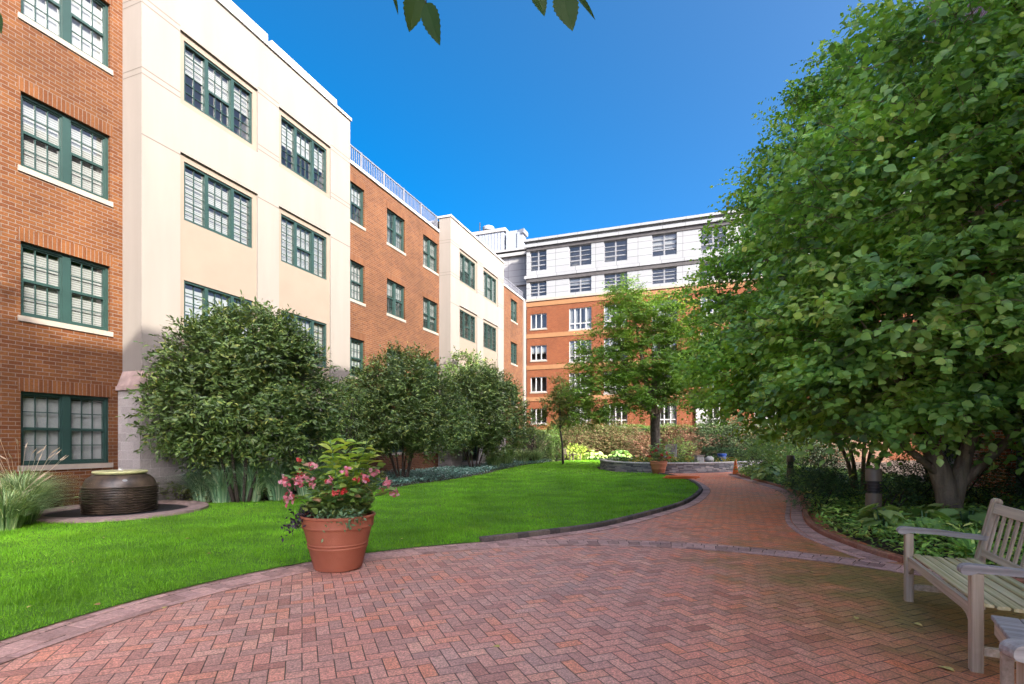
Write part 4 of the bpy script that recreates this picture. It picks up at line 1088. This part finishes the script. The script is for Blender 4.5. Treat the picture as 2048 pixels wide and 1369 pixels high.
rk.lathe([(0,-.02),(.15,-.02),(.2,.06),(.18,.16),(.1,.23),(0,.245)], 12); o = rk.build('rounded_stone', M['stonelt'], None, True)
for v in o.data.vertices: v.co *= 1+.12*math.sin(v.co.x*23+v.co.y*17)+.06*math.sin(v.co.z*40)
o.location = (at(1420,920,24.5)[0], 24.6, .49); tag(o, 'pale rounded boulder between the stone pedestal and the blue bucket', 'stone')
# traffic cone
cn = empty('traffic_cone', (9.62, 22.35, .006)); tag(cn, 'orange traffic cone standing on the brick path by the planter', 'cone')
m = MB(); m.lathe([(0,.66),(.028,.66),(.035,.64),(.13,.03),(.0,.03)], 24); m.build('cone_body', M['orange'], cn, True, 40)
m = MB(); m.obox((0,0),(1,.2),.19,.19,0,.032,.008); m.build('base_plate', M['dark'], cn)
# coil of orange hose on the lawn edge
pts = []
for i in range(140):
    a = i*.27; rr = .42+.07*math.sin(i*.11)+.05*math.sin(a*.37)
    pts.append((rr*1.25*math.cos(a)+.04*math.sin(i*.5), rr*.85*math.sin(a), .03+.05*abs(math.sin(a*.21))+.0004*i))
m = MB(); m.tube(pts, .02, 6); o = m.build('hose_coil', M['orange'], None, True); o.location = (6.35, 19.4, .02); tag(o, 'loose coil of orange hose lying on the lawn edge beside the path', 'hose')

# ------------------------------------------------------------------ terracotta pots with flowers
def pot_mesh(s, rings=True):
    p = [(0,.0),(.25,0),(.262,.012),(.318,.235),(.326,.242),(.330,.255),(.323,.268),(.330,.275),(.337,.288),(.329,.300),(.372,.462),(.386,.470),(.392,.485),(.388,.498),(.398,.575),(.412,.585),(.414,.602),(.402,.612),(.385,.606),(.372,.55)]
    return MB().lathe([(r*s, z*s) for r, z in p], 56)
def flower_cluster(n, c, r, size, mat, parent, name='blossoms'):
    P, D, N = [], [], []
    for cc in c:
        k = n; a = rvec(k)
        P.append(np.array(cc)+a*r*rng.random((k,1))**.4); D.append(rvec(k)); N.append(a+.4*rvec(k))
    P = np.concatenate(P); D = np.concatenate(D); N = np.concatenate(N)
    return leaves(name, P, D, N, size*rng.uniform(.7,1.2,len(P)), T_HEART, mat, parent)
def pt_leaf(parent, name, mat, stems, nper, size, mb, tmpl=T_BROAD, r=.01, lo=.25):
    P, D, N, S = [], [], [], []
    for b, t_ in stems:
        b = np.array(b); t_ = np.array(t_); mid = (b+t_)/2+np.array([0,0,.08])
        pts = bez(b, mid, t_, 8); mb.tube(pts, [r*(1-.08*k) for k in range(8)], 5, False)
        for k in range(nper):
            u = lo+(1-lo)*(k+.5)/nper; q = np.array(bez(b, mid, t_, 30)[min(int(u*29), 29)])
            a = k*2.4+rng.uniform(-.4,.4)
            P.append(q); D.append((math.cos(a), math.sin(a), .55-.8*rng.random())); N.append((-.3*math.cos(a), -.3*math.sin(a), 1)); S.append(size*rng.uniform(.7,1.2))
    N = np.array(N)+.25*rng.normal(size=(len(N),3))
    return leaves(name, np.array(P), np.array(D), N, np.array(S), tmpl, mat, parent)

px_, py_ = -1.98, 5.92
PO = empty('potted_plant', (px_, py_, .016)); tag(PO, 'large terracotta pot of pink begonias and lime leaves, standing at the near lawn edge', 'potted plant', 'terracotta flower pots')
pot_mesh(1.0).build('pot', M['terra'], PO, True, 35)
m = MB(); m.lathe([(0,.55),(.38,.55)], 30); m.build('soil', M['soil'], PO)
sm = MB()
def X_(x, y, dy=0.0):   # photo pixel -> local position on the pot's depth
    q = at(x, y, py_+dy); return (q[0]-px_, dy, q[2])
top = [((.05,.0,.55), X_(660,885,-.05)), ((.08,.05,.55), X_(690,880,.1)), ((.1,0,.55), X_(735,882,0)), ((.0,.1,.55), X_(700,905,.15)), ((.1,-.05,.55), X_(712,925,-.1)), ((.05,.05,.55), X_(680,915,.1)), ((.1,.1,.55), X_(745,905,.05)),((.1,.1,.55), X_(655,915,.1))]
pt_leaf(PO, 'lime_leaves', M['lime'], top, 22, .15, sm, T_NARROW if False else (T_BROAD[0]*np.array([1,.72,1]), T_BROAD[1]), .009, .45)
low = []
for (x, y, d) in ((590,940,-.1),(605,965,.0),(620,935,.15),(575,955,0),(585,995,-.15),(640,960,-.25),(650,985,-.3),(660,945,.1),(700,960,-.25),(720,985,-.3),(735,965,.0),(750,950,.1),(770,960,0),(785,985,-.05),(690,990,-.35),(740,1005,-.2),(625,1000,-.25),(760,930,.1),(710,950,.2),(675,940,-.1),(600,925,.05),(765,975,-.1)):
    low.append((tuple(rng.uniform(-.22,.22,2))+(.55,), X_(x, y, d)))
pt_leaf(PO, 'begonia_leaves', M['potleaf'], low, 20, .105, sm, T_BROAD, .007, .2)
sm.build('stems', M['fern'], PO)
flower_cluster(15, [X_(624,935,.0), X_(592,963,-.1), X_(597,972,-.12), X_(566,962,0), X_(572,970,0), X_(576,1003,-.15), X_(582,996,-.15), X_(628,968,-.2), X_(610,960,-.15), X_(775,970,0), X_(770,977,-.02), X_(789,989,-.05), X_(728,958,-.2), X_(750,947,0), X_(690,945,-.3),X_(660,968,-.3)], .05, .042, M['pink'], PO, 'pink_blossoms')
flower_cluster(7, [X_(673,988,-.36), X_(690,985,-.36), X_(598,922,.0), X_(735,965,-.25), X_(714,963,-.25), X_(600,948,-.1), X_(668,992,-.36)], .03, .04, M['red'], PO, 'red_blossoms')
k = 160; P = np.c_[-.36+.12*rng.normal(size=k)*.7, -.18+.09*rng.normal(size=k), .60+.05*rng.normal(size=k)]; P[:,2] -= np.clip(-.36-P[:,0], 0, .3)*.9
leaves('purple_trailer', P, rvec(k), rvec(k)+np.array([0,0,.8]), np.full(k,.055), T_SMALL, M['purple'], PO)
k = 420; a = rng.uniform(0, 2*np.pi, k); rr = .36*np.sqrt(rng.random(k)); P = np.c_[rr*np.cos(a), rr*np.sin(a), .60+.14*rng.random(k)]
leaves('undergrowth', P, np.c_[rng.normal(size=(k,2)), .5*np.ones(k)], np.c_[.5*rng.normal(size=(k,2)), np.ones(k)], rng.uniform(.05,.1,k), T_BROAD, M['mag'], PO)
k = 200; P = np.c_[.13+.12*rng.normal(size=k), -.33+.06*rng.normal(size=k), .60+.05*rng.normal(size=k)]; P[:,2] -= np.clip(-P[:,1]-.40, 0, .2)*.9
leaves('feathery_trailer', P, rvec(k), rvec(k), np.full(k,.05), T_SMALL, M['fern'], PO)

FP = empty('potted_plant', (6.42, 22.75, .006)); tag(FP, 'far pale terracotta pot with red flowers standing against the stone planter', 'potted plant', 'terracotta flower pots')
pot_mesh(.93).build('pot', M['terra2'], FP, True, 35)
sm = MB(); stems = [((0,0,.5), (.42*math.cos(a), .3*math.sin(a), 1.15+.25*math.sin(a*3))) for a in np.linspace(0, 6, 9)]+[((0,0,.5),(.1,0,1.5)),((0,0,.5),(-.15,0,1.4))]
pt_leaf(FP, 'leaves', M['hosta'], stems, 12, .16, sm, T_BROAD, .008); sm.build('stems', M['fern'], FP)
flower_cluster(10, [(-.35,-.2,.95),(-.2,-.3,1.05),(.3,-.25,.9),(-.4,0,.8),(.45,-.1,.75),(.05,-.35,.85),(-.1,-.3,1.2)], .06, .07, M['red'], FP)

# ------------------------------------------------------------------ urn fountain
UF = empty('urn_fountain', (-7.95, 10.55, 0)); tag(UF, 'dark ribbed urn fountain with a pale green lid in a round brown basin', 'fountain')
m = MB(); m.lathe([(1.18,-.02),(1.18,.05),(1.2,.075),(1.24,.085),(1.52,.085),(1.55,.075),(1.55,-.02)], 72); m.build('basin_rim', M['ring'], UF, True, 35)
m = MB(); m.lathe([(0,.03),(1.2,.03)], 48); m.build('basin_floor', M['pool'], UF)
prof = [(0,.013),(.50,.013)]
zz = .05; NR = 11
for i in range(NR):
    t_ = i/(NR-1); z = .05+.49*t_; rr = .565+.075*math.sin(min(1, .35+t_*.75)*math.pi*.62)
    prof += [(rr-.03, z-.012), (rr+.012, z+.002), (rr+.015, z+.010), (rr-.03, z+.018)]
prof += [(.60,.59),(.585,.64),(.55,.70),(.50,.745),(.45,.775),(.42,.79),(.40,.80),(0,.80)]
m = MB(); m.lathe(prof, 72); m.build('urn', M['urn'], UF, True, 40)
m = MB(); m.lathe([(0,.795),(.38,.795),(.44,.80),(.462,.825),(.462,.845),(.45,.855),(0,.862)], 56); m.build('lid', M['lid'], UF, True, 35)
m = MB(); m.lathe([(0,.86),(.05,.86),(.05,.875),(.03,.89),(.03,.915),(0,.92)], 16); m.build('nozzle', M['stonelt'], UF, True, 40)
bd = MB(); an0 = math.atan2(-10.55, 7.95)+.12
for i in range(16):
    pass
cb_ = []
for i in range(20):
    a = 2*math.pi*i/20; zz = .685+.022*math.sin(a); rr_ = .575-.5*(zz-.66); th = an0+.075*math.cos(a); cb_.append((rr_*math.cos(th), rr_*math.sin(th), zz))
bd.quad(*cb_); bd.build('maker_plate', M['shade'], UF)

# small black spotlight at the basin's edge
SL = empty('garden_spotlight', (-8.75, 9.05, .0)); tag(SL, 'small black garden spotlight at the left edge of the fountain basin', 'spotlight')
m = MB(); m.obox((0,0),(1,.3),.12,.07,.0,.05,.01); m.build('base', M['dark'], SL)
m = MB(); m.tube([(-.1,-.0,.09),(-.02,.02,.13),(.08,.05,.17),(.1,.055,.175)], [.05,.075,.09,.085], 14); m.build('lamp_head', M['dark'], SL, True, 40)
# white folding chair against the block base
wc = empty('garden_chair', (-7.9, 13.0, 0), R(20)); tag(wc, 'white tubular chair half hidden behind the fountain by the block wall', 'chair')
for x in (-.22,.22):
    m = MB(); m.tube([(x,.1,0),(x,.05,.45),(x,.22,.98)], .018, 8); m.tube([(x,.05,.45),(x,-.35,.43),(x,-.4,0)], .018, 8); m.build('side_frame', M['white'], wc, True)
    m = MB(); m.bar((x,-.38,.63),(x,.14,.65),.045,.03); m.build('armrest', M['white'], wc)
m = MB(); m.box(-.2,.2,-.34,.05,.43,.45); m.build('seat', M['white'], wc); m = MB(); m.bar((-.2,.13,.7),(.2,.13,.7),.02,.1,(0,1,0)); m.bar((-.2,.2,.9),(.2,.2,.9),.02,.12,(0,1,0)); m.build('backrest', M['white'], wc)

# ------------------------------------------------------------------ grasses and ground cover on the left
def clump(base, label, n, h, r, mat, w=.008, plumes=0, group='ornamental grass clumps', name='grass_clump'):
    t = empty(name, (base[0], base[1], 0)); tag(t, label, 'ornamental grass', group)
    a = rng.uniform(0, 2*np.pi, n); hh = h*rng.uniform(.55, 1.1, n); out = r*rng.uniform(.15, 1.15, n)
    b = np.c_[np.cos(a), np.sin(a)]*(.12*r/.5*rng.random(n))[:,None]
    dirv = np.c_[np.cos(a), np.sin(a)]; sd = np.c_[-np.sin(a), np.cos(a)]
    V = []
    for k, tt in enumerate((0, .35, .65, .88, 1.0)):
        rad = out*tt**1.7; z = hh*(1.55*tt-.75*tt*tt*(1+.25*out/r)); ww = w*(1-.8*tt)
        c = np.c_[b+dirv*rad[:,None], np.maximum(z, .01)]
        s3 = np.c_[sd*ww, np.zeros(n)]
        V += [c-s3, c+s3]
    V = np.stack(V, 1); m_ = V.shape[1]
    lf = np.array([[2*k,2*k+1,2*k+3,2*k+2] for k in range(4)]).ravel()
    np_mesh('blades', V.reshape(-1,3), (np.arange(n)[:,None]*m_+lf[None]).ravel(), np.full(4*n, 4), mat, t)
    if plumes:
        m = MB()
        for i in range(plumes):
            aa = rng.uniform(0, 6.28); q = r*rng.uniform(.2, .9); z = h*rng.uniform(.9, 1.3)
            e = Vector((q*math.cos(aa), q*math.sin(aa), z)); d = Vector((math.cos(aa)*.6, math.sin(aa)*.6, .5)).normalized()
            m.tube([(0,0,.1), e*.6+Vector((0,0,.15)), e], .0025, 3, False)
            m.tube([e, e+d*.03, e+d*.09, e+d*.16], [.003,.011,.010,.002], 5)
        m.build('plumes', M['plume'], t)
    return t
for i, (x, y, h, r) in enumerate(((-8.45,8.95,1.0,.8),(-8.15,8.35,.85,.75),(-8.8,9.25,1.15,.85),(-9.7,10.25,1.15,.8))):
    clump((x, y), ['arching fountain grass clump by the spotlight at the edge of the basin', 'foremost fountain grass clump at the left edge of the photo', 'tallest fountain grass clump at the left edge of the photo', 'fountain grass clump under the ground floor window'][i], 1100, h, r, M['ograss'], .008, 7)
for i, (x, y, h, r) in enumerate(((-7.45,12.5,1.0,.75),(-6.85,12.3,1.25,.9),(-6.25,12.45,1.35,.95),(-5.7,12.7,1.35,.95),(-5.15,13.1,1.25,.9),(-4.7,13.9,1.1,.85))):
    clump((x, y), ['lily turf clump nearest the fountain basin', 'lily turf clump second from the fountain basin', 'lily turf clump before the left stems of the near rounded shrub', 'lily turf clump before the right stems of the near rounded shrub', 'lily turf clump right of the near rounded shrub', 'lily turf clump farthest right, behind the large pot'][i], 900, h, r, M['ograssd'], .012, 0)
for i, (x, y, h, r) in enumerate(((-.95,26.9,1.15,1.0),(-.35,30.0,1.35,1.2),(.7,33.0,1.3,1.2),(1.6,34.8,1.15,1.0))):
    clump((x, y), ['tall plumed grass clump nearest on the far left lawn edge', 'tall plumed grass clump second along the far left lawn edge', 'tall plumed grass clump third along the far left lawn edge', 'tall plumed grass clump by the dark hedge end'][i], 520, h, r, M['ograss'], .02, 40)

def cover(name, label, poly, n, h, size, tmpl, mat, bx):
    q = np.stack([rng.uniform(bx[0], bx[1], n), rng.uniform(bx[2], bx[3], n)], 1); q = q[inpoly(q, poly)]; k = len(q)
    hh = h*(.7+.35*gapnoise(np.c_[q, np.zeros(k)], 2.0))*rng.random(k)**.6
    o = leaves(name, np.c_[q, hh], np.c_[rng.normal(size=(k,2)), .35*rng.normal(size=k)], np.c_[.45*rng.normal(size=(k,2)), np.ones(k)], size*rng.uniform(.6,1.2,k), tmpl, mat)
    tag(o, label, 'ground cover', kind='stuff'); return o
lb = [(-5.5,12.9),(-4.7,14.2),(-3.5,16.6),(-1.45,21.8),(-.45,26.6),(1.0,32),(2.8,36),(0,36),(-2,31),(-3.5,26),(-5.5,20.5),(-6.2,17),(-6.3,14.5)]
cover('vinca_ground_cover', 'dark glossy low ground cover between the lawn and the left shrubs', lb, 60000, .30, .10, T_SMALL, M['vinca'], (-6.5,3,12.5,36))
def sn(a, n): return (U[0]*a+NV[0]*n, U[1]*a+NV[1]*n)
lw = [sn(*q) for q in ((3,12.75),(8.1,12.75),(8.1,12.0),(15.6,12.0),(15.6,10.4),(12,9.3),(9.5,9.8),(8.9,11.2),(8.3,12.4),(7.1,12.74),(6.0,12.5),(5.5,11.6),(5.3,10.9),(3,10.9))]
cover('low_foliage', 'mixed low brownish green foliage behind the fountain', lw, 80000, .62, .12, T_NARROW, M['bedleaf'], (-12,-4.0,6,18))

# ------------------------------------------------------------------ right hand bed
rbp = [(p[0]+.1, p[1]) for p in bed_edge] + [(14,26),(14.5,20.5),(8,3),(7,1)]
cover('bed_ground_cover', 'dense green pachysandra ground cover in the right hand bed', rbp, 100000, .40, .11, T_NARROW, M['cover'], (4.4,14.5,1,26))
yews = [((6.25,10.55),(.62,.5,.42),'dark clipped yew mound at the path left of the big bollard light'),((7.1,12.2),(.75,.55,.52),'dark clipped yew mound below the small bollard light'),
        ((8.0,10.6),(1.0,.7,.62),'wide dark yew between bollard light and thick trunk'),((9.6,11.2),(1.3,.9,.75),'wide dark yew against the right building behind the thick trunk'),((7.2,9.9),(.6,.5,.5),'dark yew just right of the big bollard light'),
        ((8.9,14.9),(.9,.8,.6),'dark yew mound deeper in the bed behind the hostas'),((9.9,9.6),(1.0,.8,.75),'dark yew below the brick pier')]
for i, (b, r, lab) in enumerate(yews):
    bush('yew_shrub', lab, 'shrub', b, [(0,0,r[2]*.95,r[0],r[1],r[2]),(r[0]*.4,0,r[2]*.8,r[0]*.6,r[1]*.7,r[2]*.75)], 1500 if i < 3 else 900, 6, .13, .055, T_SMALL, M['yew'], 'dark yew shrubs in the right bed', 5, thr=-.8, seed=i)
hs_ = [((5.75,8.05),.3,'hosta leaf clump just left of the big bollard light',M['hostay']),((6.15,7.75),.35,'hosta clump with broad pale leaves in front of the big bollard light',M['hosta']),((6.95,8.3),.4,'broad pale hosta clump left of the thick trunk',M['hostay']),((6.75,7.7),.3,'small hosta among ground cover left of the bench back',M['hosta']),
       ((9.0,18.1),.7,'pale hosta clump on the path edge beside the traffic cone',M['hostay']),((9.5,15.7),.7,'pale hosta clump along the path between cone and small bollard',M['hosta']),((9.95,19.9),.7,'pale hosta clump behind the traffic cone',M['hosta']),((9.95,17.4),.7,'pale hosta clump in the second row beside the small bollard',M['hostay']),((8.45,15.0),.55,'hosta clump on the path edge below the small bollard',M['hosta']),((10.7,21.5),.7,'last pale hosta clump at the far bend of the path',M['hostay'])]
for b, r, lab, mt in hs_: hosta(b, r, lab, mt, 26 if r < .5 else 60, .28 if r < .5 else .24, h=.38 if r < .5 else .5)
bush('shrub', 'blue green leafy shrub above the hostas at the bend of the path', 'shrub', (10.2,20.4), [(0,0,1.0,1.1,1.0,.95),(-.5,0,.7,.8,.8,.7),(.8,.4,1.3,.9,.8,.8)], 520, 6, .26, .12, T_NARROW, M['hosta'], None, 5)
for i, (b, lab) in enumerate((((5.35,6.0),'strap leaved plant right behind the bench seat'),((5.75,5.3),'strap leaved plant behind the bench backrest'),((5.9,6.6),'strap leaved plant at the foot of the thick trunk'),((6.8,6.6),'strap leaved plant between bench and brick pier'))):
    clump(b, lab, 90, .42, .5, M['cover'], .028, 0, 'strap leaved plants behind the bench', 'strap_leaf_plant')

# bollard lights
def bollard(loc, label, first=None):
    if first is None:
        t = empty('bollard_light', loc)
        m = MB(); m.lathe([(0,0),(.115,0),(.115,.60)], 28); m.build('post', M['bronze'], t, True, 40)
        m = MB()
        for k in range(4):
            z = .60+k*.05; m.lathe([(.085,z),(.085,z+.032),(.116,z+.034),(.119,z+.05),(.085,z+.05)], 28)
        m.build('louvres', M['dark'], t, True, 40)
        m = MB(); m.lathe([(.116,.802),(.116,.99),(.108,1.0),(0,1.0)], 28); m.build('cap', M['bronze'], t, True, 40)
    else:
        t = copy_tree(first); t.location = loc
    tag(t, label, 'bollard light', 'bronze bollard lights along the path'); return t
b_ = bollard((5.95, 8.55, 0), 'near brown bollard light with black louvre rings beside the yew')
bollard((8.9, 16.6, 0), 'far brown bollard light among the hostas, smaller of the two', b_)
# ------------------------------------------------------------------ benches and table
def bench(loc, ax, label, L=1.58, first=None):
    """origin at the near front leg; local x along the bench, local y to the back"""
    t = empty('garden_bench', loc, math.atan2(ax[1], ax[0])); tag(t, label, 'bench', 'weathered teak benches')
    W = M['wood']; b = .006
    for x in (0, L):
        m = MB(); m.bar((x,0,0),(x,0,.615),.07,.062,(0,1,0),b); m.build('leg', M['woodv'], t)
        m = MB(); m.bar((x,-.50,0),(x,-.50,.44),.07,.06,(0,1,0),b)
        m.bar((x,-.50,.43),(x,-.61,.93),.07,.06,(0,1,0),b)
        # rounded head of the back post
        m.tube([(x-.035,-.612,.925),(x+.035,-.612,.925)], .031, 14); m.build('leg', M['woodv'], t)
        m = MB(); m.bar((x,-.03,.13),(x,-.47,.13),.04,.05,(0,0,1)); m.build('stretcher', W, t)
        m = MB(); pr = [(.086,.632),(.083,.646),(.072,.659),(.055,.667),(.03,.670),(-.2,.660),(-.40,.640),(-.555,.632)]
        lo = [(-.535,.592),(-.40,.600),(-.2,.618),(.0,.620),(.03,.606),(.055,.602),(.074,.607),(.084,.618)]
        poly = pr+lo; n0 = len(m.v)
        for xx in (x-.037, x+.037):
            for (yy, z) in poly: m.v.append((xx, yy, z))
        k = len(poly)
        for i in range(k): j = (i+1) % k; m.f.append((n0+i, n0+j, n0+k+j, n0+k+i))
        m.f.append(tuple(n0+i for i in reversed(range(k)))); m.f.append(tuple(n0+k+i for i in range(k)))
        m.build('armrest', M['woodg'], t)
    # front apron with curved ends
    m = MB(); n0 = len(m.v); top = [(.037,.405),(L-.037,.405)]; bot = [(L-.037,.25),(L-.075,.275),(L-.13,.32),(L-.2,.335),(.2,.335),(.13,.32),(.075,.275),(.037,.25)]
    poly = top+bot; k = len(poly)
    for yy in (.012, -.016):
        for (xx, z) in poly: m.v.append((xx, yy, z))
    for i in range(k): j = (i+1) % k; m.f.append((n0+i, n0+k+i, n0+k+j, n0+j))
    m.f.append(tuple(n0+i for i in range(k))); m.f.append(tuple(n0+k+i for i in reversed(range(k)))); m.build('apron', W, t)
    m = MB(); m.bar((.037,-.48,.37),(L-.037,-.48,.37),.03,.07); m.build('rear_rail', W, t)
    m = MB()
    for i in range(6):
        y = -.055-i*.078; z = .418-.012*math.sin(i/5*math.pi)
        m.bar((-.01,y,z),(L+.01,y,z),.064,.02,(0,0,1),.004)
    m.build('seat', M['woodm'], t)
    m = MB(); d = Vector((0,-.11,.50)).normalized()
    def bp(z): return -.50-.22*(z-.43)
    m.bar((.036,bp(.87),.87),(L-.036,bp(.87),.87),.03,.085,(0,d.y,d.z),.004); m.build('top_rail', M['woodt'], t)
    m = MB(); m.bar((.036,bp(.49),.49),(L-.036,bp(.49),.49),.03,.06,(0,d.y,d.z),.004); m.build('lower_rail', W, t)
    m = MB(); nsl = 12
    for i in range(nsl):
        x = .11+(L-.22)*i/(nsl-1); m.bar((x,bp(.52),.515),(x,bp(.83),.835),.040,.014,(0,1,0))
    m.build('back_slats', M['woodv'], t)
    return t
bench((2.92, 3.27, .006), (.424, .906), 'weathered teak garden bench with slatted back standing on the mossy brick paving at right')
bench((2.0-1.58*.16, 2.0-1.58*.987, .006), (.16, .987), 'second weathered bench of which only a rounded arm end shows in the lower right corner')
TB = empty('side_table', (2.62, 2.84, .006), R(57)); tag(TB, 'small grey wooden side table between the two benches in the lower right corner', 'table')
m = MB()
for i in range(4): m.bar((.0-.0,-.055-i*.118,.482),(-.45,-.055-i*.118,.482),.112,.026,(0,0,1),.004)
m.build('table_top', M['woodg'], TB)
m = MB(); m.bar((-.02,-.02,.43),(-.43,-.02,.43),.022,.07); m.bar((-.02,-.45,.43),(-.43,-.45,.43),.022,.07); m.bar((-.02,-.032,.43),(-.02,-.438,.43),.022,.07); m.bar((-.43,-.032,.43),(-.43,-.438,.43),.022,.07); m.build('table_frame', M['wood'], TB)
for x in (-.045,-.405):
    for y in (-.055,-.415): m = MB(); m.bar((x,y,0),(x,y,.468),.05,.05,(0,1,0),.004); m.build('leg', M['wood'], TB)

# ------------------------------------------------------------------ overhanging branch above the camera
def serrate_leaf(mb, base, tip, width, nrmv, teeth=9, cup=.12):
    base = Vector(base); tip = Vector(tip); d = tip-base; l = d.length; d.normalize(); nv = Vector(nrmv); s = d.cross(nv).normalized(); nv = s.cross(d)
    def wd(t): return width*.5*(math.sin(math.pi*min(t*1.0, 1)**.72))**.9
    mid = []; L_ = []; R_ = []
    for i in range(teeth*2+1):
        t = i/(teeth*2); w = wd(t)*(1.0 if i % 2 else 1.13)
        c = base+d*(l*t)-nv*(.12*l*t*t)
        mid.append(c); L_.append(c+s*w+nv*(cup*w)); R_.append(c-s*w+nv*(cup*w))
    n0 = len(mb.v)
    for a, b, c in zip(L_, mid, R_): mb.v += [tuple(a), tuple(b), tuple(c)]
    for i in range(teeth*2):
        k = n0+3*i
        mb.f += [(k,k+1,k+4,k+3), (k+1,k+2,k+5,k+4)]
OB = (.47, -4.45)
OT = empty('overhanging_tree', (OB[0], OB[1], 0)); tag(OT, 'tree overhead whose dark serrated leaves hang into the top of the picture', 'tree')
oo = Vector((OB[0], OB[1], 0))
m = MB(); m.tube([Vector((0,0,-.02)), Vector((.02,0,1)), Vector((.05,.05,3.2)), Vector((.0,.0,6.5)), Vector((0,0,13))], [.24,.18,.16,.12,.04], 12); m.build('trunk', M['barkd'], OT, True)
P, D = crown_sites([(-.1,0,7.4,1.6,1.6,2.2),(-.2,0,10.6,1.8,1.7,2.4),(-.1,0,14.0,1.3,1.3,2.3)], 260, .6, -.35, 1.4, .3)
leafy(OT, 'crown', (P, D), 7, .5, .13, T_BROAD, M['haz2'], droop=.3)
YL = 1.9
def lp(x, y, dy=0): return Vector(at(x, y, YL+dy))-oo
m = MB()
pA = lp(852, -60); pB = lp(1135, -75); pC = lp(-10, -60)
m.tube(bez((.05,.05,3.4), (.0,3.6,4.9), pA+Vector((0,0,.25)), 10), [.06,.05,.045,.04,.03,.025,.02,.015,.012,.008], 7)
m.tube([pA+Vector((0,0,.25)), pA, lp(852, 8)], [.008,.004,.0022], 5)
m.tube(bez((.05,.05,3.6), (.5,3.6,4.9), pB+Vector((0,0,.25)), 10), [.06,.05,.045,.04,.03,.025,.02,.015,.012,.008], 7)
m.tube([pB+Vector((0,0,.25)), pB, lp(1128, -8)], [.008,.004,.0022], 5)
m.tube(bez((.05,.05,3.3), (-1.6,3.6,4.4), pC+Vector((0,0,.25)), 10), [.05,.045,.04,.035,.03,.025,.02,.015,.012,.008], 7)
m.tube([pC+Vector((0,0,.25)), pC, lp(-14, 20)], [.008,.004,.0022], 5)
m.build('branches', M['barkd'], OT, True)
LM = leafmat('hanging_leaf', [(0,(.02,.05,.010)),(1,(.035,.085,.014))], .5, .3, .45)
for (b, tp, w, nv) in ((lp(836,-22), lp(818,62,.04), .075, (.3,-1,.15)), (lp(852,6), lp(875,83,-.03), .064, (-.35,-1,.1)), (lp(778,-32), lp(801,27,.02), .03, (.9,-.5,.2)),
                       (lp(1066,-30), lp(1091,27,0), .062, (.2,-1,.1)), (lp(1122,-18), lp(1146,56,.0), .088, (-.1,-1,.2)), (lp(1142,-22), lp(1196,33,.03), .042, (.6,-1,.3)), (lp(-14,18), lp(-1,64,0), .04, (.3,-1,0)),
                       (lp(870,-70), lp(905,-12,0), .07, (0,-1,.2)), (lp(1010,-90), lp(1030,-15,0), .07, (0,-1,.2)), (lp(1165,-80), lp(1215,-10,0), .07, (0,-1,.2))):
    q = MB(); serrate_leaf(q, b, tp, w, nv); q.build('leaf', LM, OT)

# fallen leaves
LY = mk('fallen_leaf_yellow', (.55,.45,.14), .7, .2, 30); LBR = mk('fallen_leaf_brown', (.36,.20,.08), .7, .2, 30)
fall = [(1836,1249,.07,'curled yellow leaf on the paving under the bench',LY,.016),(1892,1337,.085,'pale yellow leaf on the paving beside the near bench leg',LY,.012),(993,1293,.05,'cream coloured leaf on the paving at the centre front',LY,.012),
        (1325,1203,.03,'tiny yellow leaf on the paving right of centre',LY,.012),(1622,1144,.05,'small pale leaf on the paving before the right border',LY,.012),(1793,1118,.06,'yellow leaf lying against the bed edging',LY,.012),
        (365,1207,.06,'orange brown leaf on the lawn near the left border',LBR,.06),(193,1209,.06,'orange leaf at the left front of the lawn',LBR,.06),(375,1077,.07,'yellow orange leaf on the lawn left of the pot',LBR,.06),(330,1215,.05,'pale leaf on the lawn front left',LY,.06),(1193,982,.1,'beige leaf in the middle of the lawn',LY,.06),(60,1213,.05,'small pale leaf at the far left front of the lawn',LY,.06),(417,1107,.05,'small brown leaf on the lawn between fountain and pot',LBR,.06)]
for x, y, s, lab, mt, z in fall:
    p = G(x, y, z); q = MB(); a = rng.uniform(0, 6.28)
    dv = Vector((math.cos(a), math.sin(a), .12)); b = Vector((p[0], p[1], 0))
    serrate_leaf(q, (-dv*s/2), (dv*s/2), s*.6, (rng.uniform(-.2,.2), rng.uniform(-.2,.2), 1), 5, .35)
    o = q.build('fallen_leaf', mt); o.location = (p[0], p[1], z); tag(o, lab, 'leaf', 'fallen leaves')

for k in range(46):
    on = k < 34
    for _ in range(50):
        x = rng.uniform(-6.5, 5.5); y = rng.uniform(4, 19 if on else 12)
        i1 = inpoly(np.array([[x, y]]), lawn_poly)[0]
        if abs(x) < y*.95 and i1 == on and (on or (inpoly(np.array([[x, y]]), pave_poly)[0] and not inpoly(np.array([[x, y]]), rbp)[0])): break
    z = .055 if on else .012; sz = rng.uniform(.035, .06); q = MB(); a = rng.uniform(0, 6.28); dv = Vector((math.cos(a), math.sin(a), .15))
    serrate_leaf(q, (-dv*sz/2), (dv*sz/2), sz*.6, (rng.uniform(-.4,.4), rng.uniform(-.4,.4), 1), 4, .35)
    o = q.build('fallen_leaf', LY if k % 3 else LBR); o.location = (x, y, z)
    tag(o, 'tiny dry leaf scattered on the lawn grass' if on else 'tiny dry leaf scattered on the brick paving', 'leaf', 'tiny leaves scattered on the lawn' if on else 'tiny leaves scattered on the paving')
